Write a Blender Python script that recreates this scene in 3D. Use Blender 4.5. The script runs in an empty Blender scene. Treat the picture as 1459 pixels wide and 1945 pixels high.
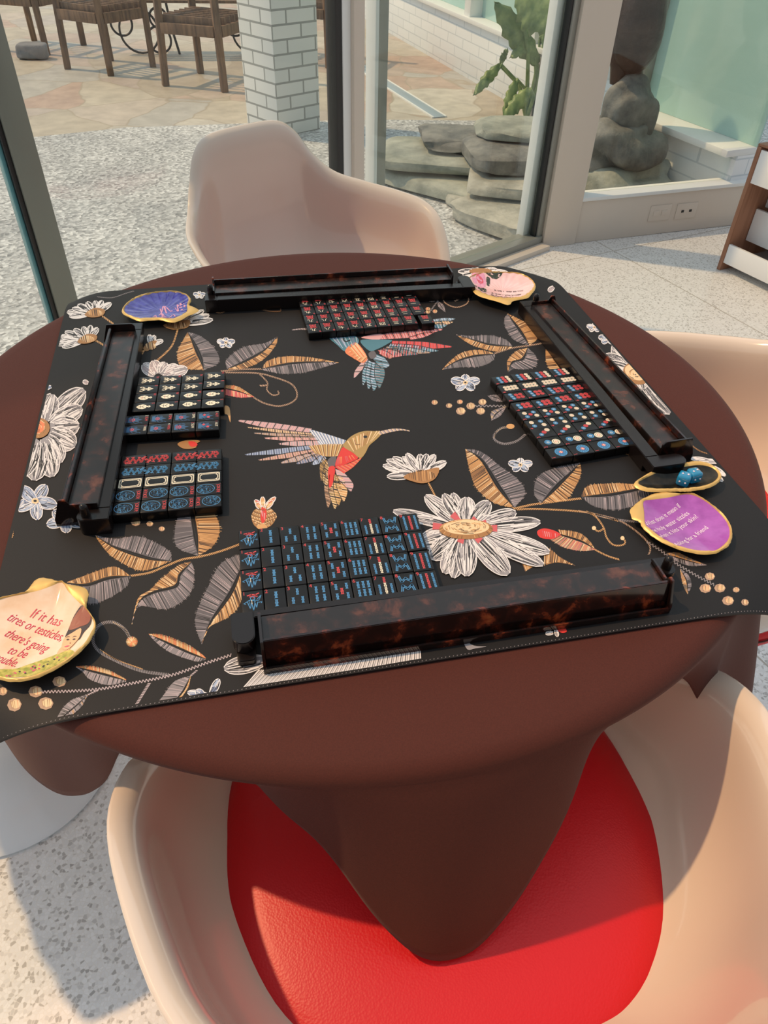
import bpy, bmesh, math, random
from mathutils import Vector, Matrix
random.seed(7)
SC = bpy.context.scene
COL = SC.collection
R = math.radians
pi = math.pi

# ------------------------------------------------------------------ camera
F_PX, PITCH, ROLL, CAMZ = 1387.53, R(41.6803), R(1.7933), 1.3016
cp, sp = math.cos(PITCH), math.sin(PITCH)
FW = Vector((0, cp, -sp)); _rt = Vector((1, 0, 0)); _up = Vector((0, sp, cp))
RT = math.cos(ROLL) * _rt + math.sin(ROLL) * _up
UP = -math.sin(ROLL) * _rt + math.cos(ROLL) * _up
CP = Vector((0, 0, CAMZ))
cd = bpy.data.cameras.new('camera'); cam = bpy.data.objects.new('camera', cd); COL.objects.link(cam)
cam.matrix_world = Matrix(((RT.x, UP.x, -FW.x, CP.x), (RT.y, UP.y, -FW.y, CP.y), (RT.z, UP.z, -FW.z, CP.z), (0, 0, 0, 1)))
cd.sensor_fit = 'VERTICAL'; cd.sensor_height = 36.0; cd.lens = 36.0 * F_PX / 1945.0
cd.clip_start = 0.02; cd.clip_end = 200
SC.camera = cam

# ------------------------------------------------------------------ light
SC.view_settings.view_transform = 'Standard'
SC.view_settings.look = 'None'
SC.view_settings.gamma = 1.0
SC.view_settings.exposure = 0.04
w = bpy.data.worlds.new('sky'); SC.world = w; w.use_nodes = True
nt = w.node_tree; nt.nodes.clear()
wo = nt.nodes.new('ShaderNodeOutputWorld'); bg = nt.nodes.new('ShaderNodeBackground')
tc = nt.nodes.new('ShaderNodeTexCoord'); sx = nt.nodes.new('ShaderNodeSeparateXYZ'); rp = nt.nodes.new('ShaderNodeValToRGB')
mr = nt.nodes.new('ShaderNodeMapRange'); mr.inputs['From Min'].default_value = -1; mr.inputs['From Max'].default_value = 1
nt.links.new(tc.outputs['Generated'], sx.inputs[0]); nt.links.new(sx.outputs['Z'], mr.inputs['Value']); nt.links.new(mr.outputs[0], rp.inputs[0])
rp.color_ramp.elements[0].position = 0.45; rp.color_ramp.elements[0].color = (0.50, 0.47, 0.42, 1)
rp.color_ramp.elements[1].position = 0.75; rp.color_ramp.elements[1].color = (0.84, 0.91, 0.97, 1)
e = rp.color_ramp.elements.new(0.52); e.color = (0.91, 0.96, 1.0, 1)
dt = nt.nodes.new('ShaderNodeVectorMath'); dt.operation = 'DOT_PRODUCT'; dt.inputs[1].default_value = (-0.42, 0.90, 0.1)
nt.links.new(tc.outputs['Generated'], dt.inputs[0])
m3 = nt.nodes.new('ShaderNodeMapRange'); m3.inputs['From Min'].default_value = -0.9; m3.inputs['From Max'].default_value = 0.6; m3.inputs['To Min'].default_value = 0.30; m3.inputs['To Max'].default_value = 1.25
nt.links.new(dt.outputs['Value'], m3.inputs['Value'])
vm = nt.nodes.new('ShaderNodeVectorMath'); vm.operation = 'SCALE'; nt.links.new(rp.outputs[0], vm.inputs[0]); nt.links.new(m3.outputs[0], vm.inputs['Scale'])
nt.links.new(vm.outputs[0], bg.inputs[0]); bg.inputs[1].default_value = 0.88
nt.links.new(bg.outputs[0], wo.inputs[0])
SUN_DIR = Vector((0.542, -0.145, -0.829)).normalized()      # the way the light travels
sd = bpy.data.lights.new('sun', 'SUN'); sun = bpy.data.objects.new('sun', sd); COL.objects.link(sun)
sun.rotation_euler = SUN_DIR.to_track_quat('-Z', 'Y').to_euler()
sd.energy = 2.5; sd.angle = R(1.2); sd.color = (1.0, 0.64, 0.34)

# ------------------------------------------------------------------ helpers
def ray(px, py): return FW * F_PX + RT * (px - 729.5) - UP * (py - 972.5)
def P(px, py, z):                       # point of the photo on the level z
    d = ray(px, py); return CP + d * ((z - CP.z) / d.z)
def PY(px, py, y):                      # point of the photo at depth y
    d = ray(px, py); return CP + d * (y / d.y)

_mats = {}
def mat(name, col=(0.8, 0.8, 0.8), rough=0.5, metal=0.0, coat=0.0, spec=0.5, sheen=0.0, trans=0.0, build=None):
    if name in _mats: return _mats[name]
    m = bpy.data.materials.new(name); m.use_nodes = True
    n = m.node_tree.nodes; b = n['Principled BSDF']
    b.inputs['Base Color'].default_value = (*col, 1); b.inputs['Roughness'].default_value = rough
    b.inputs['Metallic'].default_value = metal; b.inputs['Coat Weight'].default_value = coat
    b.inputs['Specular IOR Level'].default_value = spec; b.inputs['Sheen Weight'].default_value = sheen
    b.inputs['Transmission Weight'].default_value = trans
    if build: build(m.node_tree, b)
    _mats[name] = m; return m
def srgb(r, g, b):
    f = lambda c: (c / 255 / 12.92) if c / 255 <= 0.04045 else ((c / 255 + 0.055) / 1.055) ** 2.4
    return (f(r), f(g), f(b))
def N(t, kind, **kw):
    n = t.nodes.new(kind)
    for k, v in kw.items():
        if k in n.inputs: n.inputs[k].default_value = v
        else: setattr(n, k, v)
    return n
def ramp(t, stops, interp='LINEAR'):
    r = t.nodes.new('ShaderNodeValToRGB'); cr = r.color_ramp; cr.interpolation = interp
    while len(cr.elements) < len(stops): cr.elements.new(0.5)
    for e_, (p, c) in zip(cr.elements, stops): e_.position = p; e_.color = (*c, 1)
    return r
def bump(t, b, sock, strength=0.3, dist=0.002):
    bn = N(t, 'ShaderNodeBump', Strength=strength, Distance=dist)
    t.links.new(sock, bn.inputs['Height']); t.links.new(bn.outputs[0], b.inputs['Normal'])
def objco(t, scale=(1, 1, 1), rot=(0, 0, 0)):
    c = t.nodes.new('ShaderNodeTexCoord'); mp = t.nodes.new('ShaderNodeMapping')
    mp.inputs['Scale'].default_value = scale; mp.inputs['Rotation'].default_value = rot
    t.links.new(c.outputs['Object'], mp.inputs[0]); return mp.outputs[0]

def smooth(me, ang=None):
    for p in me.polygons: p.use_smooth = True
    if ang is not None:
        try: me.set_sharp_from_angle(angle=R(ang))
        except Exception: pass
def tag(o, label=None, cat=None, group=None, kind=None):
    if label: o['label'] = label
    if cat: o['category'] = cat
    if group: o['group'] = group
    if kind: o['kind'] = kind
    return o
def obj(name, bm, mats, parent=None, ang=40, recalc=True):
    if recalc and bm.faces: bmesh.ops.recalc_face_normals(bm, faces=bm.faces)
    me = bpy.data.meshes.new(name)
    if parent is not None and 'wloc' in parent: bmesh.ops.translate(bm, verts=bm.verts, vec=-Vector(parent['wloc']))
    bm.to_mesh(me); bm.free()
    for m in (mats if isinstance(mats, (list, tuple)) else [mats]): me.materials.append(m)
    if ang is not None: smooth(me, ang)
    o = bpy.data.objects.new(name, me); COL.objects.link(o)
    if parent is not None: o.parent = parent
    return o
def thing(name, label, cat, loc=(0, 0, 0), rz=0.0, group=None, world=False):
    o = bpy.data.objects.new(name, None); COL.objects.link(o); o.empty_display_size = 0.05
    o.location = loc; o.rotation_euler = (0, 0, rz); tag(o, label, cat, group)
    if world: o['wloc'] = list(loc)     # its parts are written in world coordinates
    return o
def clear_world_tags():
    for o in COL.objects:
        if 'wloc' in o: del o['wloc']
def dup(root, loc, rz, label, group=None):
    r = root.copy(); COL.objects.link(r); r.location = loc; r.rotation_euler = (0, 0, rz); r['label'] = label
    if group: r['group'] = group
    for ch in list(root.children):
        c = ch.copy(); COL.objects.link(c); c.parent = r
        for g in list(ch.children):
            d = g.copy(); COL.objects.link(d); d.parent = c
    return r
def struct(name, bm, m, ang=30):
    o = obj(name, bm, m, ang=ang); o['kind'] = 'structure'; return o

def box(bm, c, s, rz=0.0, bev=0.0, mi=0, M=None):
    b2 = bmesh.new(); bmesh.ops.create_cube(b2, size=1)
    bmesh.ops.scale(b2, verts=b2.verts, vec=s)
    if bev: bmesh.ops.bevel(b2, geom=b2.edges[:] , offset=bev, segments=2, affect='EDGES', profile=0.5)
    bmesh.ops.rotate(b2, verts=b2.verts, cent=(0, 0, 0), matrix=Matrix.Rotation(rz, 3, 'Z'))
    bmesh.ops.translate(b2, verts=b2.verts, vec=c)
    if M is not None: bmesh.ops.transform(b2, verts=b2.verts, matrix=M)
    merge(bm, b2, mi)
def merge(bm, b2, mi=None):
    vm = [bm.verts.new(v.co) for v in b2.verts]
    b2.verts.index_update()
    for f in b2.faces:
        try:
            nf = bm.faces.new([vm[v.index] for v in f.verts]); nf.material_index = f.material_index if mi is None else mi
        except ValueError: pass
    b2.free()
def bar(bm, a, b, wd, hd, bev=0.0, mi=0):   # box beam from a to b
    a, b = Vector(a), Vector(b); d = b - a; L = d.length
    M = Matrix.Translation((a + b) / 2) @ d.to_track_quat('Z', 'Y').to_matrix().to_4x4()
    box(bm, (0, 0, 0), (wd, hd, L), bev=bev, mi=mi, M=M)
def tube(bm, pts, rad, seg=8, closed=False, mi=0, caps=True):
    pts = [Vector(p) for p in pts]; n = len(pts); rings = []; prev = None
    rads = rad if isinstance(rad, (list, tuple)) else [rad] * n
    for i, p in enumerate(pts):
        if closed: t = (pts[(i + 1) % n] - pts[i - 1])
        else: t = pts[min(i + 1, n - 1)] - pts[max(i - 1, 0)]
        t.normalize()
        if prev is None:
            a = Vector((0, 0, 1)) if abs(t.z) < 0.9 else Vector((1, 0, 0)); u = t.cross(a).normalized()
        else: u = (prev - t * prev.dot(t)).normalized()
        prev = u; v = t.cross(u)
        rings.append([bm.verts.new(p + (u * math.cos(2 * pi * k / seg) + v * math.sin(2 * pi * k / seg)) * rads[i]) for k in range(seg)])
    m = n if closed else n - 1
    for i in range(m):
        A, B = rings[i], rings[(i + 1) % n]
        for k in range(seg):
            f = bm.faces.new((A[k], A[(k + 1) % seg], B[(k + 1) % seg], B[k])); f.material_index = mi
    if caps and not closed:
        for r_ in (rings[0], rings[-1]):
            f = bm.faces.new(r_); f.material_index = mi
def lathe(bm, prof, seg=48, c=(0, 0, 0), mi=0):
    rings = []
    for r_, z in prof:
        if r_ < 1e-6: rings.append([bm.verts.new((c[0], c[1], c[2] + z))])
        else: rings.append([bm.verts.new((c[0] + r_ * math.cos(2 * pi * k / seg), c[1] + r_ * math.sin(2 * pi * k / seg), c[2] + z)) for k in range(seg)])
    for A, B in zip(rings, rings[1:]):
        for k in range(seg):
            k2 = (k + 1) % seg
            if len(A) == 1 and len(B) == 1: continue
            if len(A) == 1: f = bm.faces.new((A[0], B[k2], B[k]))
            elif len(B) == 1: f = bm.faces.new((A[k], A[k2], B[0]))
            else: f = bm.faces.new((A[k], A[k2], B[k2], B[k]))
            f.material_index = mi
def prism(bm, poly, axis_pts, mi=0):
    """poly 2-D outline mapped by axis_pts(u, v, end) for both ends"""
    A = [bm.verts.new(axis_pts(u, v, 0)) for u, v in poly]; B = [bm.verts.new(axis_pts(u, v, 1)) for u, v in poly]
    n = len(poly)
    for k in range(n):
        f = bm.faces.new((A[k], A[(k + 1) % n], B[(k + 1) % n], B[k])); f.material_index = mi
    for L in (A, B):
        f = bm.faces.new(L); f.material_index = mi
def cat(pts, n=24, closed=False):        # Catmull-Rom through points of any dimension
    pts = [tuple(p) for p in pts]; D = len(pts[0]); m = len(pts); out = []
    segs = m if closed else m - 1
    if m == 2 and not closed:
        return [tuple(pts[0][d] + (pts[1][d] - pts[0][d]) * i / n for d in range(D)) for i in range(n + 1)]
    for i in range(n + (0 if closed else 1)):
        s = i / n * segs; k = min(int(s), segs - 1); t = s - k
        g = (lambda j: pts[j % m]) if closed else (lambda j: pts[max(0, min(m - 1, j))])
        a, b, c, d = g(k - 1), g(k), g(k + 1), g(k + 2)
        out.append(tuple(0.5 * (2 * b[q] + (c[q] - a[q]) * t + (2 * a[q] - 5 * b[q] + 4 * c[q] - d[q]) * t * t + (3 * b[q] - a[q] - 3 * c[q] + d[q]) * t ** 3) for q in range(D)))
    return out
def resample(pts, n):
    pts = [Vector(p) for p in pts]; L = [0]
    for a, b in zip(pts, pts[1:]): L.append(L[-1] + (b - a).length)
    out = []; k = 0
    for i in range(n):
        s = L[-1] * i / (n - 1)
        while k < len(L) - 2 and L[k + 1] < s: k += 1
        d = L[k + 1] - L[k]; t = 0 if d < 1e-9 else (s - L[k]) / d
        out.append(pts[k].lerp(pts[k + 1], t))
    return out
_txt = {}
def text2d(s, shear=0.0):
    """outline-filled lettering as (verts, faces), height of a capital about 0.7"""
    key = (s, shear)
    if key in _txt: return _txt[key]
    cu = bpy.data.curves.new('t', 'FONT'); cu.body = s; cu.size = 1.0; cu.resolution_u = 3; cu.shear = shear
    o = bpy.data.objects.new('t', cu); COL.objects.link(o)
    dg = bpy.context.evaluated_depsgraph_get(); dg.update()
    ev = o.evaluated_get(dg); me = ev.to_mesh()
    v = [(p.co.x, p.co.y) for p in me.vertices]; f = [tuple(p.vertices) for p in me.polygons]
    ev.to_mesh_clear(); bpy.data.objects.remove(o); bpy.data.curves.remove(cu)
    _txt[key] = (v, f); return v, f
def text_into(bm, s, put, mi, fit=None, h=None, shear=0.0, center=False):
    """put(x, y) maps text coordinates to a point; fit = width, h = capital height"""
    v, f = text2d(s, shear)
    if not v: return
    x0 = min(p[0] for p in v); x1 = max(p[0] for p in v); y0 = min(p[1] for p in v); y1 = max(p[1] for p in v)
    kx = fit / (x1 - x0) if fit else None; ky = h / 0.7 if h else kx
    if kx is None: kx = ky
    ox = (x0 + x1) / 2 if center else x0; oy = (y0 + y1) / 2 if center else 0
    vs = [bm.verts.new(put((p[0] - ox) * kx, (p[1] - oy) * ky)) for p in v]
    for q in f:
        try: fa = bm.faces.new([vs[i] for i in q]); fa.material_index = mi
        except ValueError: pass

# ------------------------------------------------------------------ materials
def b_terrazzo(t, b):
    co = objco(t)
    v = N(t, 'ShaderNodeTexVoronoi', Scale=170.0); t.links.new(co, v.inputs['Vector'])
    r1 = ramp(t, [(0.0, srgb(160, 158, 157)), (0.22, srgb(186, 184, 182)), (0.34, srgb(222, 222, 222)), (1.0, srgb(236, 236, 236))])
    t.links.new(v.outputs['Color'], r1.inputs[0])
    d = N(t, 'ShaderNodeTexVoronoi', Scale=170.0, feature='DISTANCE_TO_EDGE'); t.links.new(co, d.inputs['Vector'])
    st = ramp(t, [(0.0, (1, 1, 1)), (0.10, (0, 0, 0))]); t.links.new(d.outputs['Distance'], st.inputs[0])
    no = N(t, 'ShaderNodeTexNoise', Scale=9.0); t.links.new(co, no.inputs['Vector'])
    mx = N(t, 'ShaderNodeMixRGB'); mx.inputs[2].default_value = (*srgb(222, 220, 216), 1)
    t.links.new(st.outputs[0], mx.inputs[0]); t.links.new(r1.outputs[0], mx.inputs[1])
    # brass divider strips every 1.2 m read as faint grey joints
    sep = N(t, 'ShaderNodeSeparateXYZ'); c2 = objco(t, rot=(0, 0, R(-28))); t.links.new(c2, sep.inputs[0])
    last = mx.outputs[0]
    for ax in ('X', 'Y'):
        pp = N(t, 'ShaderNodeMath', operation='PINGPONG'); pp.inputs[1].default_value = 0.61
        t.links.new(sep.outputs[ax], pp.inputs[0])
        lt = N(t, 'ShaderNodeMath', operation='LESS_THAN'); lt.inputs[1].default_value = 0.0025
        t.links.new(pp.outputs[0], lt.inputs[0])
        m2 = N(t, 'ShaderNodeMixRGB'); m2.inputs[2].default_value = (*srgb(172, 165, 155), 1)
        t.links.new(lt.outputs[0], m2.inputs[0]); t.links.new(last, m2.inputs[1]); last = m2.outputs[0]
    t.links.new(last, b.inputs['Base Color'])
M_TERR = mat('terrazzo', rough=0.32, build=b_terrazzo)
def b_aggr(t, b):
    co = objco(t)
    v = N(t, 'ShaderNodeTexVoronoi', Scale=66.0); t.links.new(co, v.inputs['Vector'])
    r1 = ramp(t, [(0.0, srgb(124, 128, 132)), (0.35, srgb(172, 176, 180)), (0.7, srgb(204, 208, 212)), (1.0, srgb(238, 242, 246))])
    t.links.new(v.outputs['Color'], r1.inputs[0])
    no = N(t, 'ShaderNodeTexNoise', Scale=2.2, Detail=4.0); t.links.new(co, no.inputs['Vector'])
    r2 = ramp(t, [(0.35, (0.80, 0.80, 0.80)), (0.7, (1.08, 1.07, 1.05))]); t.links.new(no.outputs[0], r2.inputs[0])
    mx = N(t, 'ShaderNodeMixRGB', blend_type='MULTIPLY'); mx.inputs[0].default_value = 1
    t.links.new(r1.outputs[0], mx.inputs[1]); t.links.new(r2.outputs[0], mx.inputs[2]); t.links.new(mx.outputs[0], b.inputs['Base Color'])
    bump(t, b, v.outputs['Distance'], 0.6, 0.006)
M_AGG = mat('exposed_aggregate', rough=0.75, build=b_aggr)
def b_flag(t, b):
    co = objco(t, scale=(1, 1, 0))
    no = N(t, 'ShaderNodeTexNoise', Scale=1.6, Detail=3.0); t.links.new(co, no.inputs['Vector'])
    ad = N(t, 'ShaderNodeMixRGB'); ad.inputs[0].default_value = 0.22
    t.links.new(co, ad.inputs[1]); t.links.new(no.outputs['Color'], ad.inputs[2])
    v = N(t, 'ShaderNodeTexVoronoi', Scale=2.3); t.links.new(ad.outputs[0], v.inputs['Vector'])
    d = N(t, 'ShaderNodeTexVoronoi', Scale=2.3, feature='DISTANCE_TO_EDGE'); t.links.new(ad.outputs[0], d.inputs['Vector'])
    sepc = N(t, 'ShaderNodeSeparateColor'); t.links.new(v.outputs['Color'], sepc.inputs[0])
    r1 = ramp(t, [(0.0, srgb(170, 160, 146)), (0.3, srgb(192, 186, 174)), (0.5, srgb(180, 180, 178)), (0.7, srgb(184, 162, 150)), (1.0, srgb(198, 196, 188))])
    t.links.new(sepc.outputs[0], r1.inputs[0])
    n2 = N(t, 'ShaderNodeTexNoise', Scale=7.0, Detail=6.0, Roughness=0.65); t.links.new(co, n2.inputs['Vector'])
    r2 = ramp(t, [(0.3, (0.78, 0.76, 0.74)), (0.65, (1.08, 1.06, 1.02))]); t.links.new(n2.outputs[0], r2.inputs[0])
    mx = N(t, 'ShaderNodeMixRGB', blend_type='MULTIPLY'); mx.inputs[0].default_value = 1
    t.links.new(r1.outputs[0], mx.inputs[1]); t.links.new(r2.outputs[0], mx.inputs[2])
    st = ramp(t, [(0.0, (1, 1, 1)), (0.02, (0, 0, 0))]); t.links.new(d.outputs['Distance'], st.inputs[0])
    m2 = N(t, 'ShaderNodeMixRGB'); m2.inputs[2].default_value = (*srgb(164, 154, 138), 1)
    t.links.new(st.outputs[0], m2.inputs[0]); t.links.new(mx.outputs[0], m2.inputs[1]); t.links.new(m2.outputs[0], b.inputs['Base Color'])
M_FLAG = mat('flagstone', rough=0.6, build=b_flag)
def b_brick(t, b):
    c = t.nodes.new('ShaderNodeTexCoord'); s = N(t, 'ShaderNodeSeparateXYZ'); t.links.new(c.outputs['Object'], s.inputs[0])
    a = N(t, 'ShaderNodeMath', operation='ADD'); t.links.new(s.outputs['X'], a.inputs[0]); t.links.new(s.outputs['Y'], a.inputs[1])
    k = N(t, 'ShaderNodeCombineXYZ'); t.links.new(a.outputs[0], k.inputs['X']); t.links.new(s.outputs['Z'], k.inputs['Y'])
    br = N(t, 'ShaderNodeTexBrick', Scale=1.0); t.links.new(k.outputs[0], br.inputs['Vector'])
    br.inputs['Color1'].default_value = (*srgb(236, 238, 236), 1); br.inputs['Color2'].default_value = (*srgb(224, 228, 227), 1)
    br.inputs['Mortar'].default_value = (*srgb(158, 162, 160), 1); br.inputs['Mortar Size'].default_value = 0.006
    br.inputs['Brick Width'].default_value = 0.215; br.inputs['Row Height'].default_value = 0.075
    t.links.new(br.outputs[0], b.inputs['Base Color']); bump(t, b, br.outputs['Fac'], -0.6, 0.006)
M_BRICK = mat('white_painted_brick', rough=0.6, build=b_brick)
def b_brick2(t, b):
    b_brick(t, b); br = [n for n in t.nodes if n.type == 'TEX_BRICK'][0]
    br.inputs['Color1'].default_value = (*srgb(238, 243, 246), 1); br.inputs['Color2'].default_value = (*srgb(232, 238, 242), 1); br.inputs['Mortar'].default_value = (*srgb(206, 216, 222), 1); br.inputs['Mortar Size'].default_value = 0.004
M_BRICK2 = mat('white_brick_low_joints', rough=0.6, build=b_brick2)
M_PAINT = mat('cream_painted_wood', srgb(214, 204, 192), 0.45)
M_WHITE = mat('white_trim_paint', srgb(232, 236, 236), 0.45)
M_METAL = mat('grey_frame_metal', srgb(150, 152, 146), 0.35, metal=0.2)
M_DARKM = mat('black_gasket', srgb(28, 30, 32), 0.4)
def b_glass(t, b):
    t.nodes.remove(b)
    o = [n for n in t.nodes if n.type == 'OUTPUT_MATERIAL'][0]
    tr = N(t, 'ShaderNodeBsdfTransparent'); tr.inputs[0].default_value = (0.93, 0.965, 0.955, 1)
    gl = N(t, 'ShaderNodeBsdfGlossy', Roughness=0.02); fr = N(t, 'ShaderNodeFresnel', IOR=1.45)
    ge = N(t, 'ShaderNodeNewGeometry'); iv = N(t, 'ShaderNodeMapRange'); iv.inputs['To Min'].default_value = 1.45; iv.inputs['To Max'].default_value = 1 / 1.45
    t.links.new(ge.outputs['Backfacing'], iv.inputs['Value']); t.links.new(iv.outputs[0], fr.inputs['IOR'])
    mx = N(t, 'ShaderNodeMixShader'); t.links.new(fr.outputs[0], mx.inputs[0])
    t.links.new(tr.outputs[0], mx.inputs[1]); t.links.new(gl.outputs[0], mx.inputs[2]); t.links.new(mx.outputs[0], o.inputs[0])
M_GLASS = mat('window_glass', build=b_glass)
M_TEAL = mat('teal_tinted_pane', srgb(172, 212, 206), 0.08, spec=0.6)
M_EDGE = mat('glass_edge', srgb(90, 150, 160), 0.2)
M_SHELL = mat('white_fibreglass', srgb(220, 203, 186), 0.16, coat=0.6)
M_BASEW = mat('white_pedestal_paint', srgb(228, 232, 235), 0.25, coat=0.3)
def b_leather(t, b):
    co = objco(t); v = N(t, 'ShaderNodeTexVoronoi', Scale=420.0); t.links.new(co, v.inputs['Vector']); bump(t, b, v.outputs['Distance'], 0.25, 0.0006)
M_RED = mat('red_leather', srgb(205, 8, 22), 0.42, build=b_leather)
M_PIPE = mat('dark_red_seam', srgb(70, 10, 14), 0.5)
def b_cloth(t, b):
    co = objco(t); no = N(t, 'ShaderNodeTexNoise', Scale=700.0, Detail=2.0); t.links.new(co, no.inputs['Vector'])
    r1 = ramp(t, [(0.3, srgb(73, 32, 23)), (0.7, srgb(81, 36, 26))]); t.links.new(no.outputs[0], r1.inputs[0])
    t.links.new(r1.outputs[0], b.inputs['Base Color']); bump(t, b, no.outputs[0], 0.25, 0.0006)
M_CLOTH = mat('brown_tablecloth_fabric', rough=0.8, spec=0.3, sheen=0.05, build=b_cloth)
def b_neo(t, b):
    co = objco(t); no = N(t, 'ShaderNodeTexNoise', Scale=900.0); t.links.new(co, no.inputs['Vector']); bump(t, b, no.outputs[0], 0.15, 0.0004)
M_NEO = mat('black_neoprene', srgb(23, 21, 22), 0.62, spec=0.35, build=b_neo)
def b_tort(t, b):
    co = objco(t, scale=(1, 1, 1))
    no = N(t, 'ShaderNodeTexNoise', Scale=46.0, Detail=4.0, Roughness=0.6, Distortion=0.3); t.links.new(co, no.inputs['Vector'])
    r1 = ramp(t, [(0.0, srgb(16, 10, 9)), (0.46, srgb(24, 14, 12)), (0.57, srgb(58, 24, 16)), (0.64, srgb(124, 54, 30)), (0.76, srgb(156, 86, 46))])
    t.links.new(no.outputs[0], r1.inputs[0]); t.links.new(r1.outputs[0], b.inputs['Base Color'])
M_TORT = mat('tortoiseshell_acrylic', rough=0.14, spec=0.45, coat=0.15, build=b_tort)
def b_deck(t, b):
    b_tort(t, b); r_ = [n for n in t.nodes if n.type == 'VALTORGB'][0].color_ramp
    for e_, c in zip(r_.elements, ((22, 18, 17), (28, 22, 20), (48, 30, 25), (78, 44, 34), (104, 64, 48))): e_.color = (*srgb(*c), 1)
M_DECK = mat('tortoiseshell_deck', rough=0.26, spec=0.5, build=b_deck)  # greyer copy of the tortoiseshell, the sky's reflection put into its colour
M_BLACK = mat('black_acrylic', srgb(22, 16, 15), 0.24, spec=0.4)
M_TILE = mat('black_tile_resin', srgb(14, 12, 12), 0.30, spec=0.35)
M_TB = mat('tile_blue', srgb(72, 140, 190), 0.5)
M_TR = mat('tile_red', srgb(214, 70, 74), 0.5)
M_TW = mat('tile_white', srgb(240, 230, 205), 0.5)
M_TD = mat('tile_deep_blue', srgb(46, 84, 122), 0.5)
TM = [M_TILE, M_TB, M_TR, M_TW, M_TD]
M_GOLD = mat('gold_leaf', srgb(226, 184, 108), 0.38, metal=0.3)
def b_mottle(c1, c2, sc=60):  # two tones mixed at random by noise
    def f(t, b):
        co = objco(t); no = N(t, 'ShaderNodeTexNoise', Scale=sc, Detail=4.0); t.links.new(co, no.inputs['Vector'])
        r1 = ramp(t, [(0.35, c1), (0.65, c2)]); t.links.new(no.outputs[0], r1.inputs[0]); t.links.new(r1.outputs[0], b.inputs['Base Color'])
    return f
def b_wood(c1, c2, sc=(40, 40, 3)):
    def f(t, b):
        co = objco(t, scale=sc); no = N(t, 'ShaderNodeTexNoise', Scale=1.0, Detail=5.0, Distortion=0.6); t.links.new(co, no.inputs['Vector'])
        r1 = ramp(t, [(0.35, c1), (0.65, c2)]); t.links.new(no.outputs[0], r1.inputs[0]); t.links.new(r1.outputs[0], b.inputs['Base Color'])
    return f
M_TEAK = mat('weathered_teak', rough=0.6, build=b_wood(srgb(92, 72, 58), srgb(132, 104, 80)))
M_PLY = mat('brown_plywood', rough=0.5, build=b_wood(srgb(140, 96, 72), srgb(164, 118, 92)))
M_IRON = mat('black_cast_iron', srgb(34, 34, 38), 0.45, metal=0.4)
def b_stone(c1, c2, sc=6):
    def f(t, b):
        co = objco(t); no = N(t, 'ShaderNodeTexNoise', Scale=sc, Detail=8.0, Roughness=0.65); t.links.new(co, no.inputs['Vector'])
        r1 = ramp(t, [(0.3, c1), (0.7, c2)]); t.links.new(no.outputs[0], r1.inputs[0]); t.links.new(r1.outputs[0], b.inputs['Base Color'])
        bump(t, b, no.outputs[0], 0.8, 0.02)
    return f
M_STONE = mat('grey_green_slate', rough=0.7, build=b_stone(srgb(118, 126, 120), srgb(186, 190, 178)))
M_STONE3 = mat('pale_lichen_stone', rough=0.75, build=b_stone(srgb(134, 136, 128), srgb(200, 200, 190), 8))
M_STONE2 = mat('dark_ledge_stone', rough=0.7, build=b_stone(srgb(84, 88, 90), srgb(150, 150, 144), 9))
M_BRONZE = mat('dark_patinated_bronze', rough=0.35, metal=0.5, build=b_stone(srgb(34, 32, 34), srgb(78, 62, 56), 5))
def b_leafm(t, b):
    co = objco(t); no = N(t, 'ShaderNodeTexNoise', Scale=14.0, Detail=3.0); t.links.new(co, no.inputs['Vector'])
    r1 = ramp(t, [(0.3, srgb(86, 118, 76)), (0.7, srgb(150, 170, 112))]); t.links.new(no.outputs[0], r1.inputs[0]); t.links.new(r1.outputs[0], b.inputs['Base Color'])
M_LEAF = mat('mottled_green_leaf', rough=0.45, build=b_leafm)

# ------------------------------------------------------------------ the setting
ZM = 0.730                                # top of the game mat
TC = Vector((-0.0555, 0.866, 0)); TR_ = 0.559   # table centre and cloth radius
A1 = Vector((0.665, 3.365, 0)); D1 = Vector((-math.cos(R(42)), -math.sin(R(42)), 0)); N1 = Vector((D1.y, -D1.x, 0))  # N1 outwards
if N1.y < 0: N1 = -N1
B2 = Vector((0.700, 3.325, 0)); D2 = Vector((math.cos(R(19.5)), math.sin(R(19.5)), 0)); N2 = Vector((-D2.y, D2.x, 0))
def w1(t, z=0, out=0): return A1 + D1 * t + N1 * out + Vector((0, 0, z))
def w2(s, z=0, out=0): return B2 + D2 * s + N2 * out + Vector((0, 0, z))
ang1 = math.atan2(-D1.y, -D1.x); ang2 = math.atan2(D2.y, D2.x)

bm = bmesh.new()
pl = [w1(6.0), w1(0), w2(0), w2(3.6), Vector((4.6, -3.0, 0)), Vector((-3.75, -3.0, 0))]
bot = [bm.verts.new((p.x, p.y, -0.12)) for p in pl]; top = [bm.verts.new((p.x, p.y, 0.0)) for p in pl]
bm.faces.new(top); bm.faces.new(bot[::-1])
for k in range(len(pl)): bm.faces.new((bot[k], bot[(k + 1) % 6], top[(k + 1) % 6], top[k]))
struct('floor', bm, M_TERR)

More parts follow.
